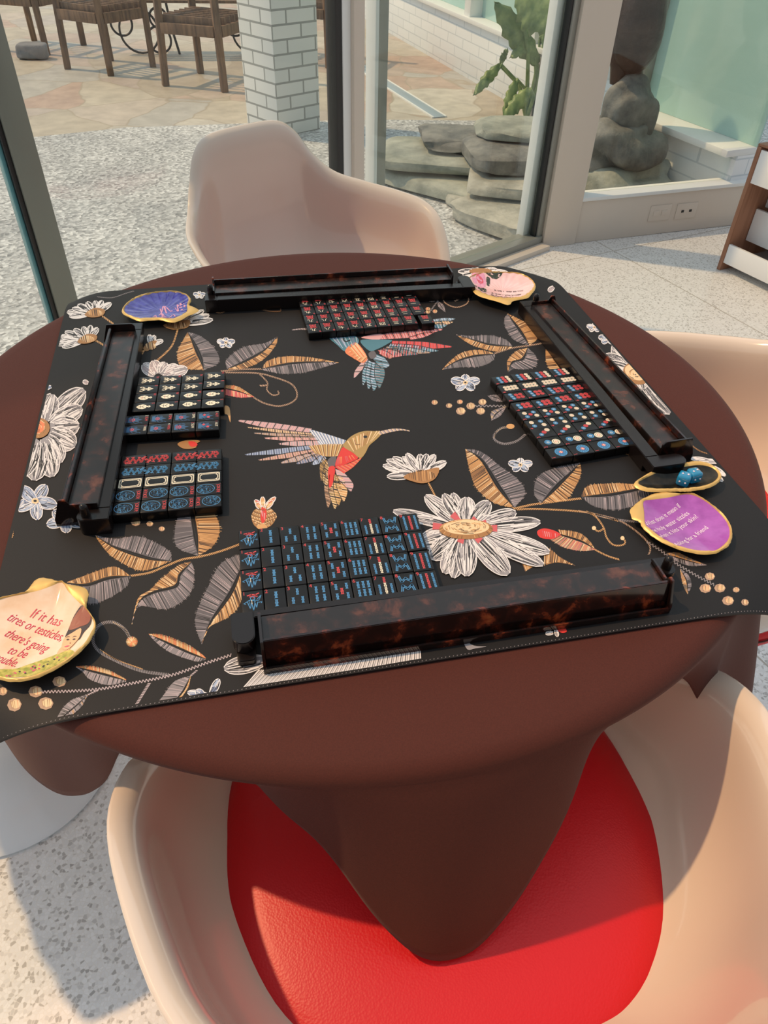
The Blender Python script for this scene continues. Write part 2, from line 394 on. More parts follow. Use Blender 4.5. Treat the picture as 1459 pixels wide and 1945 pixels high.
def ground(name, pts, z, m):
    bm = bmesh.new(); bm.faces.new([bm.verts.new((x, y, z)) for x, y in pts]); bmesh.ops.triangulate(bm, faces=bm.faces)
    return struct(name, bm, m)
a = w1(6.2, 0, 0.02); b = w1(0, 0, 0.02); c_ = w2(3.4, 0, 0.02)
ground('patio_ground', [(a.x, a.y), (b.x, b.y), (c_.x, c_.y), (3.2, 5.9), (0.35, 5.60), (-0.23, 5.56), (-1.02, 5.36), (-1.75, 5.18), (-2.32, 4.86), (-2.6, 4.6), (-6, 2.6)], -0.03, M_AGG)
ground('flagstone_ground', [(3.2, 5.9), (0.35, 5.60), (-0.23, 5.56), (-1.02, 5.36), (-1.75, 5.18), (-2.32, 4.86), (-2.6, 4.6), (-6, 2.6), (-16, 2), (-16, 24), (6, 24), (6, 6)][::-1], -0.03, M_FLAG)
ground('patio_subsoil', [(-30, -20), (30, -20), (30, 40), (-30, 40)], -0.14, M_AGG)

HZ = 2.62
def frame_box(name, c, s, rz, m, bev=0.002):
    bm = bmesh.new(); box(bm, c, s, rz, bev); return struct(name, bm, m)
# corner post, wall 2 panel, sill
pc = w2(0.0645, HZ / 2, 0.045)
frame_box('trim_1', (pc.x, pc.y, HZ / 2), (0.165, 0.11, HZ), ang2, M_PAINT)
pc = w2(1.857, 0.13, 0.045)
bm = bmesh.new(); box(bm, (pc.x, pc.y, 0.094), (3.42, 0.09, 0.188), ang2, 0.003); struct('wall_right', bm, M_PAINT)
pc = w2(1.857, 0, 0.04); frame_box('trim_2', (pc.x, pc.y, 0.197), (3.42, 0.095, 0.016), ang2, M_WHITE)
pc = w2(1.857, 0, 0.06)
bm = bmesh.new(); box(bm, (pc.x, pc.y, 0.2055 + (HZ - 0.2055) / 2), (3.42, 0.008, HZ - 0.2055), ang2); struct('window_1', bm, M_GLASS)
# wall 1: floor track, posts, glass
def along(t0, t1, z0, z1, out, th):
    c = w1((t0 + t1) / 2, (z0 + z1) / 2, out); return (c.x, c.y, c.z), (abs(t1 - t0), th, z1 - z0)
c, s = along(0.02, 6, 0, 0.05, 0.0, 0.09); frame_box('trim_3', c, s, ang1, M_METAL)
c, s = along(0.02, 6, 0, 0.022, -0.07, 0.05); frame_box('trim_4', c, s, ang1, M_PAINT)
c, s = along(0.0, 0.045, 0, HZ, 0.0, 0.07); frame_box('trim_5', c, s, ang1, M_METAL)
c, s = along(0.045, 0.056, 0.03, HZ, -0.012, 0.03); frame_box('trim_6', c, s, ang1, M_DARKM)
c, s = along(0.045, 0.088, 0.03, HZ, 0.035, 0.04); frame_box('trim_26', c, s, ang1, M_WHITE)
# centre post
tp = 1.126
c, s = along(tp - 0.055, tp - 0.012, 0, HZ, -0.012, 0.06); frame_box('trim_7', c, s, ang1, M_PAINT)
c, s = along(tp - 0.012, tp + 0.020, 0, HZ, 0.0, 0.055); frame_box('trim_8', c, s, ang1, M_WHITE)
c, s = along(tp + 0.020, tp + 0.045, 0, HZ, 0.0, 0.05); frame_box('trim_9', c, s, ang1, M_DARKM)
# pair of grey and white uprights just outside the glass
c, s = along(0.895, 0.935, 0.02, HZ, 0.075, 0.05); frame_box('trim_10', c, s, ang1, M_METAL)
c, s = along(0.935, 0.950, 0.02, HZ, 0.075, 0.05); frame_box('trim_11', c, s, ang1, M_WHITE)
# left mullion
tm = 2.150
c, s = along(tm - 0.034, tm + 0.028, 0, HZ, -0.01, 0.055); frame_box('trim_12', c, s, ang1, mat('green_grey_mullion', srgb(128, 134, 126), 0.4, metal=0.15))
c, s = along(tm + 0.028, tm + 0.040, 0, HZ, -0.005, 0.045); frame_box('trim_13', c, s, ang1, M_DARKM)
c, s = along(tm + 0.040, tm + 0.050, 0, HZ, 0.0, 0.03); frame_box('trim_14', c, s, ang1, M_EDGE)
for k, (t0, t1) in enumerate(((0.058, tp - 0.055), (tp + 0.045, tm - 0.034), (tm + 0.05, 6.0))):
    c, s = along(t0, t1, 0.05, HZ, 0.0, 0.008)
    bm = bmesh.new(); box(bm, c, s, ang1); struct('window_%d' % (k + 2), bm, M_GLASS)
# house wall across the courtyard
H1, H2 = Vector((-0.46, 10.05, 0)), Vector((0.82, 6.24, 0)); HD = (H2 - H1).normalized(); HN = Vector((HD.y, -HD.x, 0))
if HN.x > 0: HN = -HN
hang = math.atan2(HD.y, HD.x)
def hw(s, z, out=0): return H2 + HD * s + HN * out + Vector((0, 0, z))
def hbox(name, s0, s1, z0, z1, out, th, m, par=None):
    c = hw((s0 + s1) / 2, (z0 + z1) / 2, out)
    bm = bmesh.new(); box(bm, c, (s1 - s0, th, z1 - z0), hang, 0.002)
    return bm
SILL = 0.36; SILB = 0.315
SA, SB, LB = -7.0, 1.32, 0.92            # first stretch of wall, and length of the nearer stretch
HB = Vector((1.20, 4.505, 0)); HBD = Vector((math.cos(R(-64.8)), math.sin(R(-64.8)), 0)); HBN = Vector((HBD.y, -HBD.x, 0)); HBN = -HBN if HBN.x > 0 else HBN
def bbox(s0, s1, z0, z1, out, th):
    c = HB + HBD * (s0 + s1) / 2 + HBN * out; bm = bmesh.new(); box(bm, (c.x, c.y, (z0 + z1) / 2), (s1 - s0, th, z1 - z0), R(-64.8), 0.002); return bm
struct('wall_far', hbox('', SA, SB, -0.05, SILL, -0.10, 0.20, None), M_BRICK2)
struct('wall_near', bbox(0, LB, -0.05, SILB, -0.10, 0.20), M_BRICK2)
struct('trim_15', hbox('', SA, SB, SILL, SILL + 0.03, -0.06, 0.20, None), M_WHITE)
struct('trim_16', hbox('', SA, SB, 2.3, 3.0, -0.10, 0.20, None), M_WHITE)
struct('trim_17', bbox(-.02, LB, SILB, SILB + 0.03, -0.03, 0.20), M_WHITE)
struct('trim_18', bbox(0, LB, 2.3, 3.0, -0.10, 0.20), M_WHITE)
struct('trim_19', bbox(-.02, .09, SILB + .03, 2.3, -0.06, 0.14), M_WHITE)
struct('trim_20', bbox(.09, .115, SILB + .03, 2.3, -0.08, 0.06), M_METAL)
posts = [-3.9, -2.35, -0.85, 0.30, 1.26]
for k, s_ in enumerate(posts):
    struct('trim_%d' % (21 + k), hbox('', s_ - 0.06, s_ + 0.06, SILL + 0.03, 2.3, -0.05, 0.12, None), M_WHITE)
for k, (s0, s1) in enumerate(zip([SA] + posts, posts)):
    struct('window_%d' % (5 + k), hbox('', s0 + 0.06, s1 - 0.06, SILL + 0.03, 2.3, -0.10, 0.012, None), M_TEAL)
struct('window_10', bbox(.115, LB, SILB + .03, 2.3, -0.11, 0.012), M_TEAL)

# ------------------------------------------------------------------ table, cloth
t = thing('pedestal_table', 'round white pedestal dining table hidden under the brown tablecloth', 'table', (TC.x, TC.y, 0))
bm = bmesh.new(); lathe(bm, [(0, 0.703), (0.50, 0.703), (0.535, 0.712), (0.54, 0.7175), (0.535, 0.722), (0, 0.722)], 64); obj('tabletop', bm, M_BASEW, t)
bm = bmesh.new(); lathe(bm, [(0, 0.0), (0.26, 0.0), (0.255, 0.012), (0.16, 0.035), (0.08, 0.10), (0.05, 0.25), (0.045, 0.42), (0.07, 0.60), (0.13, 0.703), (0, 0.703)], 48); obj('pedestal', bm, M_BASEW, t)

HEM = [(-180, .20), (-150, .20), (-135, .21), (-124, .23), (-120, .205), (-115, .14), (-111, .05), (-108, .02), (-97, .02), (-93, .07), (-88, .110), (-84.5, .168), (-81, .204), (-77.5, .212), (-74.5, .206), (-70.5, .170), (-67, .118), (-63, .065), (-58, .022), (-50, .02), (-46, .05), (-42, .12), (-37, .18), (-28, .28), (-18, .30), (0, .28), (90, .20), (180, .20)]
RAD = [(-180, .03), (-140, .01), (-124, -.005), (-117, -.02), (-112, -.03), (-97, -.025), (-90, .0), (-85, .042), (-80, .074), (-75.5, .076), (-71, .058), (-66, .025), (-60, -.02), (-46, -.01), (-40, .02), (-33, .06), (-24, .07), (-10, .05), (10, .03), (90, .03), (180, .03)]
def interp(tab, d): return sum(interp0(tab, d + k * .9) * w_ for k, w_ in ((-2, .12), (-1, .24), (0, .28), (1, .24), (2, .12)))
def interp0(tab, d):
    while d > 180: d -= 360
    while d < -180: d += 360
    for (a0, v0), (a1, v1) in zip(tab, tab[1:]):
        if a0 <= d <= a1:
            x = (d - a0) / (a1 - a0); return v0 + (v1 - v0) * x
    return tab[-1][1]
CZ = 0.7268
bm = bmesh.new(); NT = 480; rings = []
for r_ in (0.0, 0.2, 0.4, 0.50, 0.53): rings.append([(r_, CZ)] * NT)
for k in range(1, 7):
    a_ = pi / 2 * k / 6; rings.append([(0.536 + 0.023 * math.sin(a_), CZ - 0.016 * (1 - math.cos(a_)))] * NT)
for k in range(1, 19):
    s_ = k / 18; ring = []
    for i in range(NT):
        d = i / NT * 360 - 180; L = interp(HEM, d); rr = interp(RAD, d)
        wv = (0.003 if -150 < d < -40 else 0.012) * math.sin(R(d) * 22 + 0.6) * s_ * min(1, max(0, (L - .03) / .1))
        ring.append((0.559 + rr * (s_ ** 0.8) + wv, CZ - 0.016 - L * s_))
    rings.append(ring)
vr = []
for ri, ring in enumerate(rings):
    if ri == 0: vr.append([bm.verts.new((0, 0, CZ))]); continue
    vr.append([bm.verts.new((ring[i][0] * math.cos(R(i / NT * 360 - 180)), ring[i][0] * math.sin(R(i / NT * 360 - 180)), ring[i][1])) for i in range(NT)])
for A, B in zip(vr, vr[1:]):
    for i in range(NT):
        j = (i + 1) % NT
        if len(A) == 1: bm.faces.new((A[0], B[i], B[j]))
        else: bm.faces.new((A[i], B[i], B[j], A[j]))
cl = obj('tablecloth', bm, M_CLOTH, ang=80); cl.location = (TC.x, TC.y, 0)
md = cl.modifiers.new('thick', 'SOLIDIFY'); md.thickness = 0.0015; md.offset = -1
tag(cl, 'plain dark brown tablecloth draped over the round table', 'tablecloth')

# ------------------------------------------------------------------ game mat with embroidered print
MU = Vector((math.cos(R(13)), math.sin(R(13)), 0)); MV = Vector((-math.sin(R(13)), math.cos(R(13)), 0))
U0, U1, V0, V1 = -0.276, 0.591, 0.407, 1.280
def zm(x, y):
    r_ = math.hypot(x - TC.x, y - TC.y); return ZM - (7.0 * (r_ - 0.545) ** 2 if r_ > 0.545 else 0)
def uv_xy(u, v): p = MU * u + MV * v; return p.x, p.y
def rclamp(u, v, ins=0.0, rad=0.02):
    u = min(max(u, U0 + ins), U1 - ins); v = min(max(v, V0 + ins), V1 - ins)
    cu = min(max(u, U0 + ins + rad), U1 - ins - rad); cv = min(max(v, V0 + ins + rad), V1 - ins - rad)
    d = math.hypot(u - cu, v - cv)
    if d > rad: u, v = cu + (u - cu) * rad / d, cv + (v - cv) * rad / d
    return u, v
MC = {}
MCOL = [('neo', M_NEO)]
def thread(name, rgb):
    MC[name] = len(MCOL); MCOL.append((name, mat('thread_' + name, srgb(*rgb), 0.6, sheen=0.1)))
for nm, c in (('gold', (214, 162, 104)), ('gold2', (166, 118, 68)), ('pale', (236, 204, 158)), ('grey', (138, 130, 132)), ('grey2', (96, 90, 94)), ('lilac', (186, 168, 170)),
              ('white', (236, 230, 228)), ('wgrey', (150, 146, 150)), ('pink', (222, 168, 170)), ('rose', (206, 92, 96)), ('red', (214, 52, 44)), ('blue', (118, 130, 160)), ('pblue', (176, 190, 212)),
              ('teal', (74, 124, 140)), ('tan', (182, 148, 122)), ('ink', (24, 22, 23)), ('olive', (170, 140, 84)), ('orange', (226, 130, 84)), ('brown', (120, 84, 52))):
    thread(nm, c)
mb = bmesh.new()
G = 84; gv = []
for i in range(G + 1):
    row = []
    for j in range(G + 1):
        u = U0 + (U1 - U0) * i / G; v = V0 + (V1 - V0) * j / G
        u, v = rclamp(u, v); x, y = uv_xy(u, v); row.append(mb.verts.new((x, y, zm(x, y))))
    gv.append(row)
for i in range(G):
    for j in range(G): mb.faces.new((gv[i][j], gv[i + 1][j], gv[i + 1][j + 1], gv[i][j + 1]))
bd = [gv[i][0] for i in range(G)] + [gv[G][j] for j in range(G)] + [gv[i][G] for i in range(G, 0, -1)] + [gv[0][j] for j in range(G, 0, -1)]
lo = [mb.verts.new((v.co.x, v.co.y, v.co.z - 0.0028)) for v in bd]
for k in range(len(bd)): mb.faces.new((bd[k], lo[k], lo[(k + 1) % len(bd)], bd[(k + 1) % len(bd)]))
LAY = [0.00012]
def mpt(px, py, lift=0.0):               # photo point on the print -> vertex on the mat
    p = P(px, py, ZM); u, v = rclamp(p.dot(MU), p.dot(MV), 0.004); x, y = uv_xy(u, v)
    return Vector((x, y, zm(x, y) + LAY[0] + lift))
def face(pts, c, lift=0.0):
    vs = [mb.verts.new(mpt(*p, lift)) for p in pts]
    try: f = mb.faces.new(vs); f.material_index = MC[c]
    except ValueError: pass
def poly(pts, c, lift=0.0, sm=True):
    q = cat(pts, max(12, len(pts) * 4), True) if sm else pts
    cx = sum(p[0] for p in q) / len(q); cy = sum(p[1] for p in q) / len(q)
    ctr = mb.verts.new(mpt(cx, cy, lift)); vs = [mb.verts.new(mpt(p[0], p[1], lift)) for p in q]
    for k in range(len(vs)):
        f = mb.faces.new((ctr, vs[k], vs[(k + 1) % len(vs)])); f.material_index = MC[c]
def stroke(p, q, wd, c, lift=0.00006, taper=0.5):
    lift += random.random() * 0.00005
    dx, dy = q[0] - p[0], q[1] - p[1]; L = math.hypot(dx, dy)
    if L < 0.3: return
    nx, ny = -dy / L * wd / 2, dx / L * wd / 2
    face([(p[0] + nx, p[1] + ny), (p[0] - nx, p[1] - ny), (q[0] - nx * taper, q[1] - ny * taper), (q[0] + nx * taper, q[1] + ny * taper)], c, lift)
def line(pts, wd, c, n=None, lift=0.00005, zig=False, rope=True):
    L = sum(math.hypot(b[0] - a[0], b[1] - a[1]) for a, b in zip(pts, pts[1:]))
    q = resample([(p[0], p[1], 0) for p in cat(pts, 60)], max(3, int(L / 3.2)))
    for i in range(len(q) - 1):
        a, b = q[i], q[i + 1]; d = (b - a)
        if d.length < 1e-6: continue
        d.normalize(); nn = Vector((-d.y, d.x, 0)) * wd / 2
        if zig:
            s_ = 1 if i % 2 else -1
            stroke(a + nn * s_, b - nn * s_, 1.6, c, lift, 1)
        else:
            sk = d * 1.6 if rope else d * 0
            face([(a + nn + sk)[:2], (a - nn - sk)[:2], (b - nn - sk * 1.2 - d * .5)[:2], (b + nn + sk * .2 - d * .5)[:2]] if rope else [(a + nn)[:2], (a - nn)[:2], (b - nn)[:2], (b + nn)[:2]], c, lift)
def half(mid, out, c_fill, cols, dens=1.0, over=1.0, gap=0.10, lean=0.04, wd=1.5):
    """one half of an embroidered leaf: stitches from the mid-rib to the outline"""
    n = 26; m = resample([(p[0], p[1], 0) for p in cat(mid, 40)], n); o = resample([(p[0], p[1], 0) for p in cat(out, 40)], n)
    LAY[0] = 0.00012
    for i in range(n - 1):
        a, b = m[i].lerp(o[i], gap), m[i + 1].lerp(o[i + 1], gap); c, d = m[i + 1].lerp(o[i + 1], .93), m[i].lerp(o[i], .93)
        face([a[:2], b[:2], c[:2], d[:2]], c_fill)
    L = (m[-1] - m[0]).length; k = max(14, int(L / 2.1 * dens))
    m = resample(m, k); o = resample(o, k)
    for i in range(k):
        j = min(k - 1, i + int(k * lean)); p = m[i].lerp(o[j], gap + random.random() * .10); q = m[i].lerp(o[j], over * (0.9 + random.random() * .13))
        stroke(p, q, wd, random.choice(cols))
def T(s, ox, oy): return lambda pts: [(ox + x / s, oy + y / s) for x, y in pts]
GOLDS = ['gold', 'pale', 'gold', 'brown', 'ink']; GREYS = ['grey', 'lilac', 'grey2', 'ink', 'grey']; GR2 = ['lilac', 'grey', 'pale', 'ink']
def leaf(tr, up, mid, low, gold_up=True, dens=1.0):
    up, mid, low = tr(up), tr(mid), tr(low)
    a, b = (('gold2', GOLDS), ('grey2', GREYS)) if gold_up else (('grey2', GREYS), ('gold2', GOLDS))
    half(mid, up, a[0], a[1], dens); half(mid, low, b[0], b[1], dens)
    line(mid, 1.4, 'ink', rope=False, lift=0.00009)
def petal(base, tip, wd, seg=14, c='wgrey', cols=('white', 'white', 'ink', 'white', 'wgrey', 'ink'), fat=0.55):
    bx, by = base; tx, ty = tip; dx, dy = tx - bx, ty - by; L = math.hypot(dx, dy); nx, ny = -dy / L, dx / L
    q_ = lambda s: min(1, max(0, s)) ** 1.2 * .94 + .06
    prof = lambda s: wd / 2 * max(0.03, 4 * q_(s) * (1 - q_(s))) ** 0.52
    LAY[0] += 0.00008
    A = [(bx + dx * s + nx * prof(s), by + dy * s + ny * prof(s)) for s in [k / seg for k in range(seg + 1)]]
    B = [(bx + dx * s - nx * prof(s), by + dy * s - ny * prof(s)) for s in [k / seg for k in range(seg + 1)]]
    for k in range(seg): face([A[k], A[k + 1], B[k + 1], B[k]], c)
    n = max(8, int(wd / 1.6))
    for rep in range(2):
        for k in range(n):
            f = (k + .5 + random.uniform(-.3, .3)) / n * 2 - 1; s0 = random.uniform(0.05, .35) if rep == 0 else random.uniform(.4, .6); s1 = random.uniform(.5, .8) if rep == 0 else random.uniform(.85, .97)
            g = lambda s: (bx + dx * s + nx * prof(s) * f * .95, by + dy * s + ny * prof(s) * f * .95)
            stroke(g(s0), g(s1), 1.7, random.choice(cols), 0.00006)
    for q in (A, B):
        for k in range(seg): stroke(q[k], q[k + 1], 1.6, 'white', 0.00007, 1)
def ell(cx, cy, rx, ry, c, lift=0.0, n=18, rot=0):
    face_pts = [(cx + rx * math.cos(2 * pi * k / n) * math.cos(rot) - ry * math.sin(2 * pi * k / n) * math.sin(rot), cy + rx * math.cos(2 * pi * k / n) * math.sin(rot) + ry * math.sin(2 * pi * k / n) * math.cos(rot)) for k in range(n)]
    poly(face_pts, c, lift, sm=False)
def berry(x, y, r_):
    LAY[0] = 0.00012; ell(x, y, r_ * 1.05, r_ * .82, 'tan', 0, 8); ell(x + r_ * .2, y - r_ * .05, r_ * .7, r_ * .55, 'pale', .00004, 7)
    for k in range(5): stroke((x - r_ * .5 + k * r_ * .25, y - r_ * .5), (x - r_ * .35 + k * r_ * .22, y + r_ * .5), 1.1, random.choice(['gold2', 'pale', 'brown', 'orange']), .00008)
def starflower(x, y, r_, sq=0.62, n=5, a0=-90, c=('pblue', 'blue')):
    for k in range(n):
        a_ = R(a0 + 360 / n * k); tx, ty = x + r_ * math.cos(a_), y + r_ * math.sin(a_) * sq
        petal((x, y), (tx, ty), r_ * .55, 8, 'blue', ('pblue', 'blue', 'pblue', 'ink', 'white'))
    LAY[0] += .0001; ell(x, y, r_ * .17, r_ * .13, 'pale', .0001, 10); ell(x, y, r_ * .08, r_ * .06, 'ink', .00016, 8); LAY[0] = .00012
def strip(A, B, c_fill, cols, n=None, wd=1.5):   # a feather of slanted stitches between two edges
    A = [(p[0], p[1], 0) for p in cat(A, 24)]; B = [(p[0], p[1], 0) for p in cat(B, 24)]
    L = sum(math.hypot(b[0] - a[0], b[1] - a[1]) for a, b in zip(A, A[1:])); n = n or max(8, int(L / 2.3))
    A = resample(A, n); B = resample(B, n)
    for i in range(n - 1): face([A[i][:2], A[i + 1][:2], B[i + 1][:2], B[i][:2]], c_fill)
    for i in range(n - 1): stroke(A[i], B[i + 1], wd, cols[i % len(cols)], .00006, 1)
def feather(tr, root1, tip, root2, c, c2, bend=0.12):
    (ax, ay), (tx, ty), (bx, by) = tr([root1, tip, root2])
    dx, dy = tx - (ax + bx) / 2, ty - (ay + by) / 2; nx, ny = (bx - ax), (by - ay)
    L = math.hypot(nx, ny) or 1
    m1 = ((ax + tx) / 2 - nx * bend * 1.6, (ay + ty) / 2 - ny * bend * 1.6); m2 = ((bx + tx) / 2 + nx * bend * 2.2, (by + ty) / 2 + ny * bend * 2.2)
    A_ = [(ax, ay), m1, (tx - dx * .05 - nx * .22, ty - dy * .05 - ny * .22), (tx, ty)]; B_ = [(bx, by), m2, (tx - dx * .05 + nx * .22, ty - dy * .05 + ny * .22), (tx, ty)]
    strip(A_, B_, c, [c2, c, c2, c, c2, 'ink']); line(A_, 1.1, 'ink', rope=False, lift=.00013)

c1 = T(3.172, 0, 940); c3 = T(3.474, 760, 860); c4 = T(4.064, 1100, 860); c5 = T(2.918, 0, 480); c6 = T(2.918, 400, 480); c7 = T(2.918, 800, 480); c2 = T(3.04, 420, 940)
# spray at the near left
leaf(c1, [(1030, 400), (1020, 330), (850, 245), (700, 262), (575, 245)], [(1030, 400), (900, 385), (700, 320), (575, 245)], [(1030, 400), (850, 462), (680, 380), (600, 290), (575, 245)], False)
leaf(c1, [(785, 490), (700, 430), (600, 450), (405, 525)], [(785, 490), (650, 500), (520, 540), (405, 530)], [(785, 490), (760, 560), (640, 640), (520, 660), (405, 560)], True)
leaf(c1, [(1195, 368), (1060, 320), (1045, 220), (1080, 100), (1150, 60)], [(1195, 368), (1180, 250), (1160, 130), (1170, 60)], [(1195, 370), (1300, 300), (1335, 200), (1300, 110), (1250, 60)], False)
leaf(c1, [(1155, 405), (1080, 420), (970, 500), (900, 575), (830, 625), (795, 780)], [(1155, 405), (1080, 480), (1060, 550), (930, 580), (840, 640), (795, 780)], [(1155, 405), (1175, 480), (1150, 600), (1020, 695), (860, 670), (815, 700), (795, 780)], True)
leaf(c1, [(1459, 350), (1330, 400), (1260, 520), (1170, 740), (1215, 900)], [(1459, 430), (1400, 580), (1280, 760), (1215, 900)], [(1459, 520), (1450, 660), (1380, 740), (1260, 800), (1215, 900)], False)
line(c1([(790, 488), (900, 470), (1000, 430), (1100, 390), (1210, 372), (1330, 340), (1450, 296)]), 4.0, 'gold')
for bx, (up, mid, low) in enumerate((([(1240, 980), (1150, 920), (1040, 870), (960, 845), (900, 840)], [(1240, 990), (1130, 950), (1000, 890), (900, 842)], [(1240, 992), (1180, 1005), (1040, 960), (950, 900), (900, 845)]),
                                    ([(760, 1112), (650, 1060), (540, 1035), (460, 1035)], [(760, 1120), (640, 1085), (520, 1055), (460, 1038)], [(760, 1125), (650, 1150), (540, 1115), (500, 1070), (460, 1040)]))):
    half(c1(mid), c1(up), 'gold2', ['gold', 'orange', 'pale'], 1, 1.25, .25); half(c1(mid), c1(low), 'grey', ['lilac', 'lilac', 'grey', 'ink'])
half(c1([(1150, 1090), (1110, 1180), (1060, 1240)]), c1([(1150, 1090), (1050, 1120), (990, 1190), (945, 1255)]), 'grey', ['lilac', 'grey', 'ink', 'lilac'])
half(c1([(1150, 1090), (1110, 1180), (1060, 1240)]), c1([(1150, 1090), (1135, 1160), (1085, 1235)]), 'gold2', ['gold', 'pale'])
half(c1([(530, 1205), (450, 1280), (370, 1342)]), c1([(530, 1200), (430, 1235), (370, 1290), (340, 1340)]), 'grey', ['lilac', 'lilac', 'grey', 'ink'])
half(c1([(530, 1205), (450, 1280), (370, 1342)]), c1([(530, 1205), (490, 1280), (420, 1335), (375, 1345)]), 'grey', ['lilac', 'gold', 'grey', 'ink'])
line(c1([(250, 1188), (560, 1175), (800, 1135), (1040, 1085), (1240, 1015), (1395, 965)]), 5.5, 'lilac', zig=True)
line(c1([(530, 1205), (590, 1178)]), 3, 'lilac'); line(c1([(1150, 1090), (1190, 1055)]), 3, 'lilac')
line(c1([(1020, 1085), (850, 1060), (700, 1000), (590, 935), (560, 860), (600, 785), (680, 768), (750, 810), (785, 870)]), 6, 'grey')
line(c1([(860, 1050), (700, 992), (600, 930)]), 2, 'gold'); line(c1([(680, 766), (750, 808), (780, 862)]), 2, 'pale')
bxy = c1([(795, 885)])[0]
for k in range(26): stroke(bxy, (bxy[0] + 11 * math.cos(k * 2 * pi / 26), bxy[1] + 10 * math.sin(k * 2 * pi / 26)), 2.2, random.choice(['gold', 'orange', 'pale']))
line(c1([(900, 1135), (860, 1200), (815, 1275)]), 5, 'lilac')
for x, y, r_ in ((358, 1125, 40), (215, 1185, 42), (80, 1252, 44), (275, 1255, 45), (12, 1175, 28), (818, 165, 28), (903, 174, 20), (975, 205, 18)):
    x, y = c1([(x, y)])[0]; berry(x, y, r_ / 3.172)
for a_, b_ in (((1260, 1215), (1130, 1190)), ((1270, 1210), (1320, 1110)), ((1230, 1210), (1180, 1180))):
    a_, b_ = c1([a_, b_]); petal(a_, b_, 14, 8, 'blue', ('pblue', 'blue', 'white', 'ink'))
line(c1([(45, 275), (75, 250), (70, 195), (62, 185)]), 4, 'gold')
x, y = c1([(213, 40)])[0]; starflower(x, y, 42, .85, 5, -60)
x, y = c1([(395, 155)])[0]; starflower(x, y, 38, .62, 5, 15)
# pomegranate bud, near daisy petals
poly(c2([(175, 130), (190, 90), (230, 70), (270, 75), (305, 110), (312, 145), (285, 180), (240, 195), (195, 180)]), 'gold2')
for k in range(-5, 6):
    strip(c2([(245 + k * 5, 70), (245 + k * 14, 125), (243 + k * 5, 185)]), c2([(248 + k * 5, 70), (252 + k * 14, 125), (247 + k * 5, 185)]), random.choice(['pale', 'gold', 'brown', 'tan']), ['pale', 'gold', 'brown'])
poly(c2([(240, 60), (262, 95), (258, 140), (238, 165), (228, 120)]), 'red', .0001)
for k in range(7): stroke(*c2([(232 + k * 4, 90 + k * 3), (240 + k * 2, 125 + k * 4)]), 2, random.choice(['rose', 'red', 'pink']), .00014)
for a_, b_ in (((235, 75), (195, 30)), ((240, 70), (240, 12)), ((252, 75), (315, 14)), ((225, 80), (205, 45)), ((260, 80), (300, 35))):
    a_, b_ = c2([a_, b_]); petal(a_, b_, 9, 6, 'gold2', ('pale', 'gold', 'rose'))
poly(c2([(205, 185), (240, 170), (268, 185), (255, 200), (220, 200)]), 'gold', .0001)
LAY[0] = .00012
a_, b_ = c2([(260, 955), (18, 1005)]); petal(a_, b_, 34, 10)
strip(c2([(130, 1112), (280, 1090), (480, 1062), (700, 1025), (920, 985), (1155, 945)]), c2([(215, 1010), (300, 1010), (480, 985), (700, 945), (920, 905), (1150, 870)]), 'white', ['white', 'white', 'ink', 'white', 'wgrey'], 190, 1.3)
for a_, b_ in (((985, 1150), (1010, 1120)), ((1010, 1190), (960, 1195)), ((1025, 1170), (1040, 1215))):
    a_, b_ = c3([a_, b_]); petal(a_, b_, 7, 6, 'tan', ('pale', 'wgrey', 'white'))
poly(c3([(1020, 1150), (1075, 1145), (1100, 1180), (1070, 1190), (1040, 1175)]), 'red')
poly(c3([(420, 1240), (490, 1275), (570, 1280), (500, 1292), (445, 1300)]), 'wgrey'); 
# big daisy
LAY[0] = .0001
dc = c3([(435, 505)])[0]
for (tx, ty), wd_ in (((-45, 385), 26), ((100, 430), 22), ((165, 285), 34), ((345, 268), 26), ((285, 275), 27), ((440, 295), 40), ((590, 325), 36), ((765, 395), 34), ((925, 460), 32), ((130, 600), 46), ((200, 700), 46), ((290, 800), 44), ((350, 830), 38), ((985, 660), 38), ((945, 745), 36), ((440, 820), 46), ((715, 808), 50)):
    t_ = c3([(tx, ty)])[0]; dx, dy = t_[0] - dc[0], t_[1] - dc[1]; k = 1 / math.hypot(dx / 44, dy / 17)
    petal((dc[0] + dx * k * .8, dc[1] + dy * k * .8), t_, wd_ * .84, 12)
for x, y in ((345, 410), (500, 440), (395, 600), (530, 590), (215, 490), (640, 505), (570, 470)):
    p_ = c3([(x, y)])[0]; LAY[0] += .00002; stroke((p_[0], p_[1]), (dc[0] + (p_[0] - dc[0]) * .45, dc[1] + (p_[1] - dc[1]) * .45), 13, 'rose', .0001, .6)
LAY[0] += .0002; ell(dc[0], dc[1] + 2, 51, 19, 'gold2', .0001, 30); ell(dc[0], dc[1] - 2, 44, 14.5, 'pale', .00014, 30)
for k in range(60):
    a_ = random.random() * 6.28; r_ = random.uniform(.15, .95); b_ = a_ + random.uniform(.3, .8)
    stroke((dc[0] + 44 * r_ * math.cos(a_), dc[1] - 2 + 14.5 * r_ * math.sin(a_)), (dc[0] + 44 * r_ * math.cos(b_), dc[1] - 2 + 14.5 * r_ * math.sin(b_)), 1.3, random.choice(['brown', 'ink', 'gold2', 'gold']), .0002)
for k in range(36):
    a_ = k / 36 * 2 * pi; stroke((dc[0] + 50 * math.cos(a_), dc[1] + 2 + 18 * math.sin(a_)), (dc[0] + 44 * math.cos(a_), dc[1] - 1 + 15 * math.sin(a_)), 1.6, random.choice(['gold', 'brown', 'gold2']), .0002)
LAY[0] = .00012
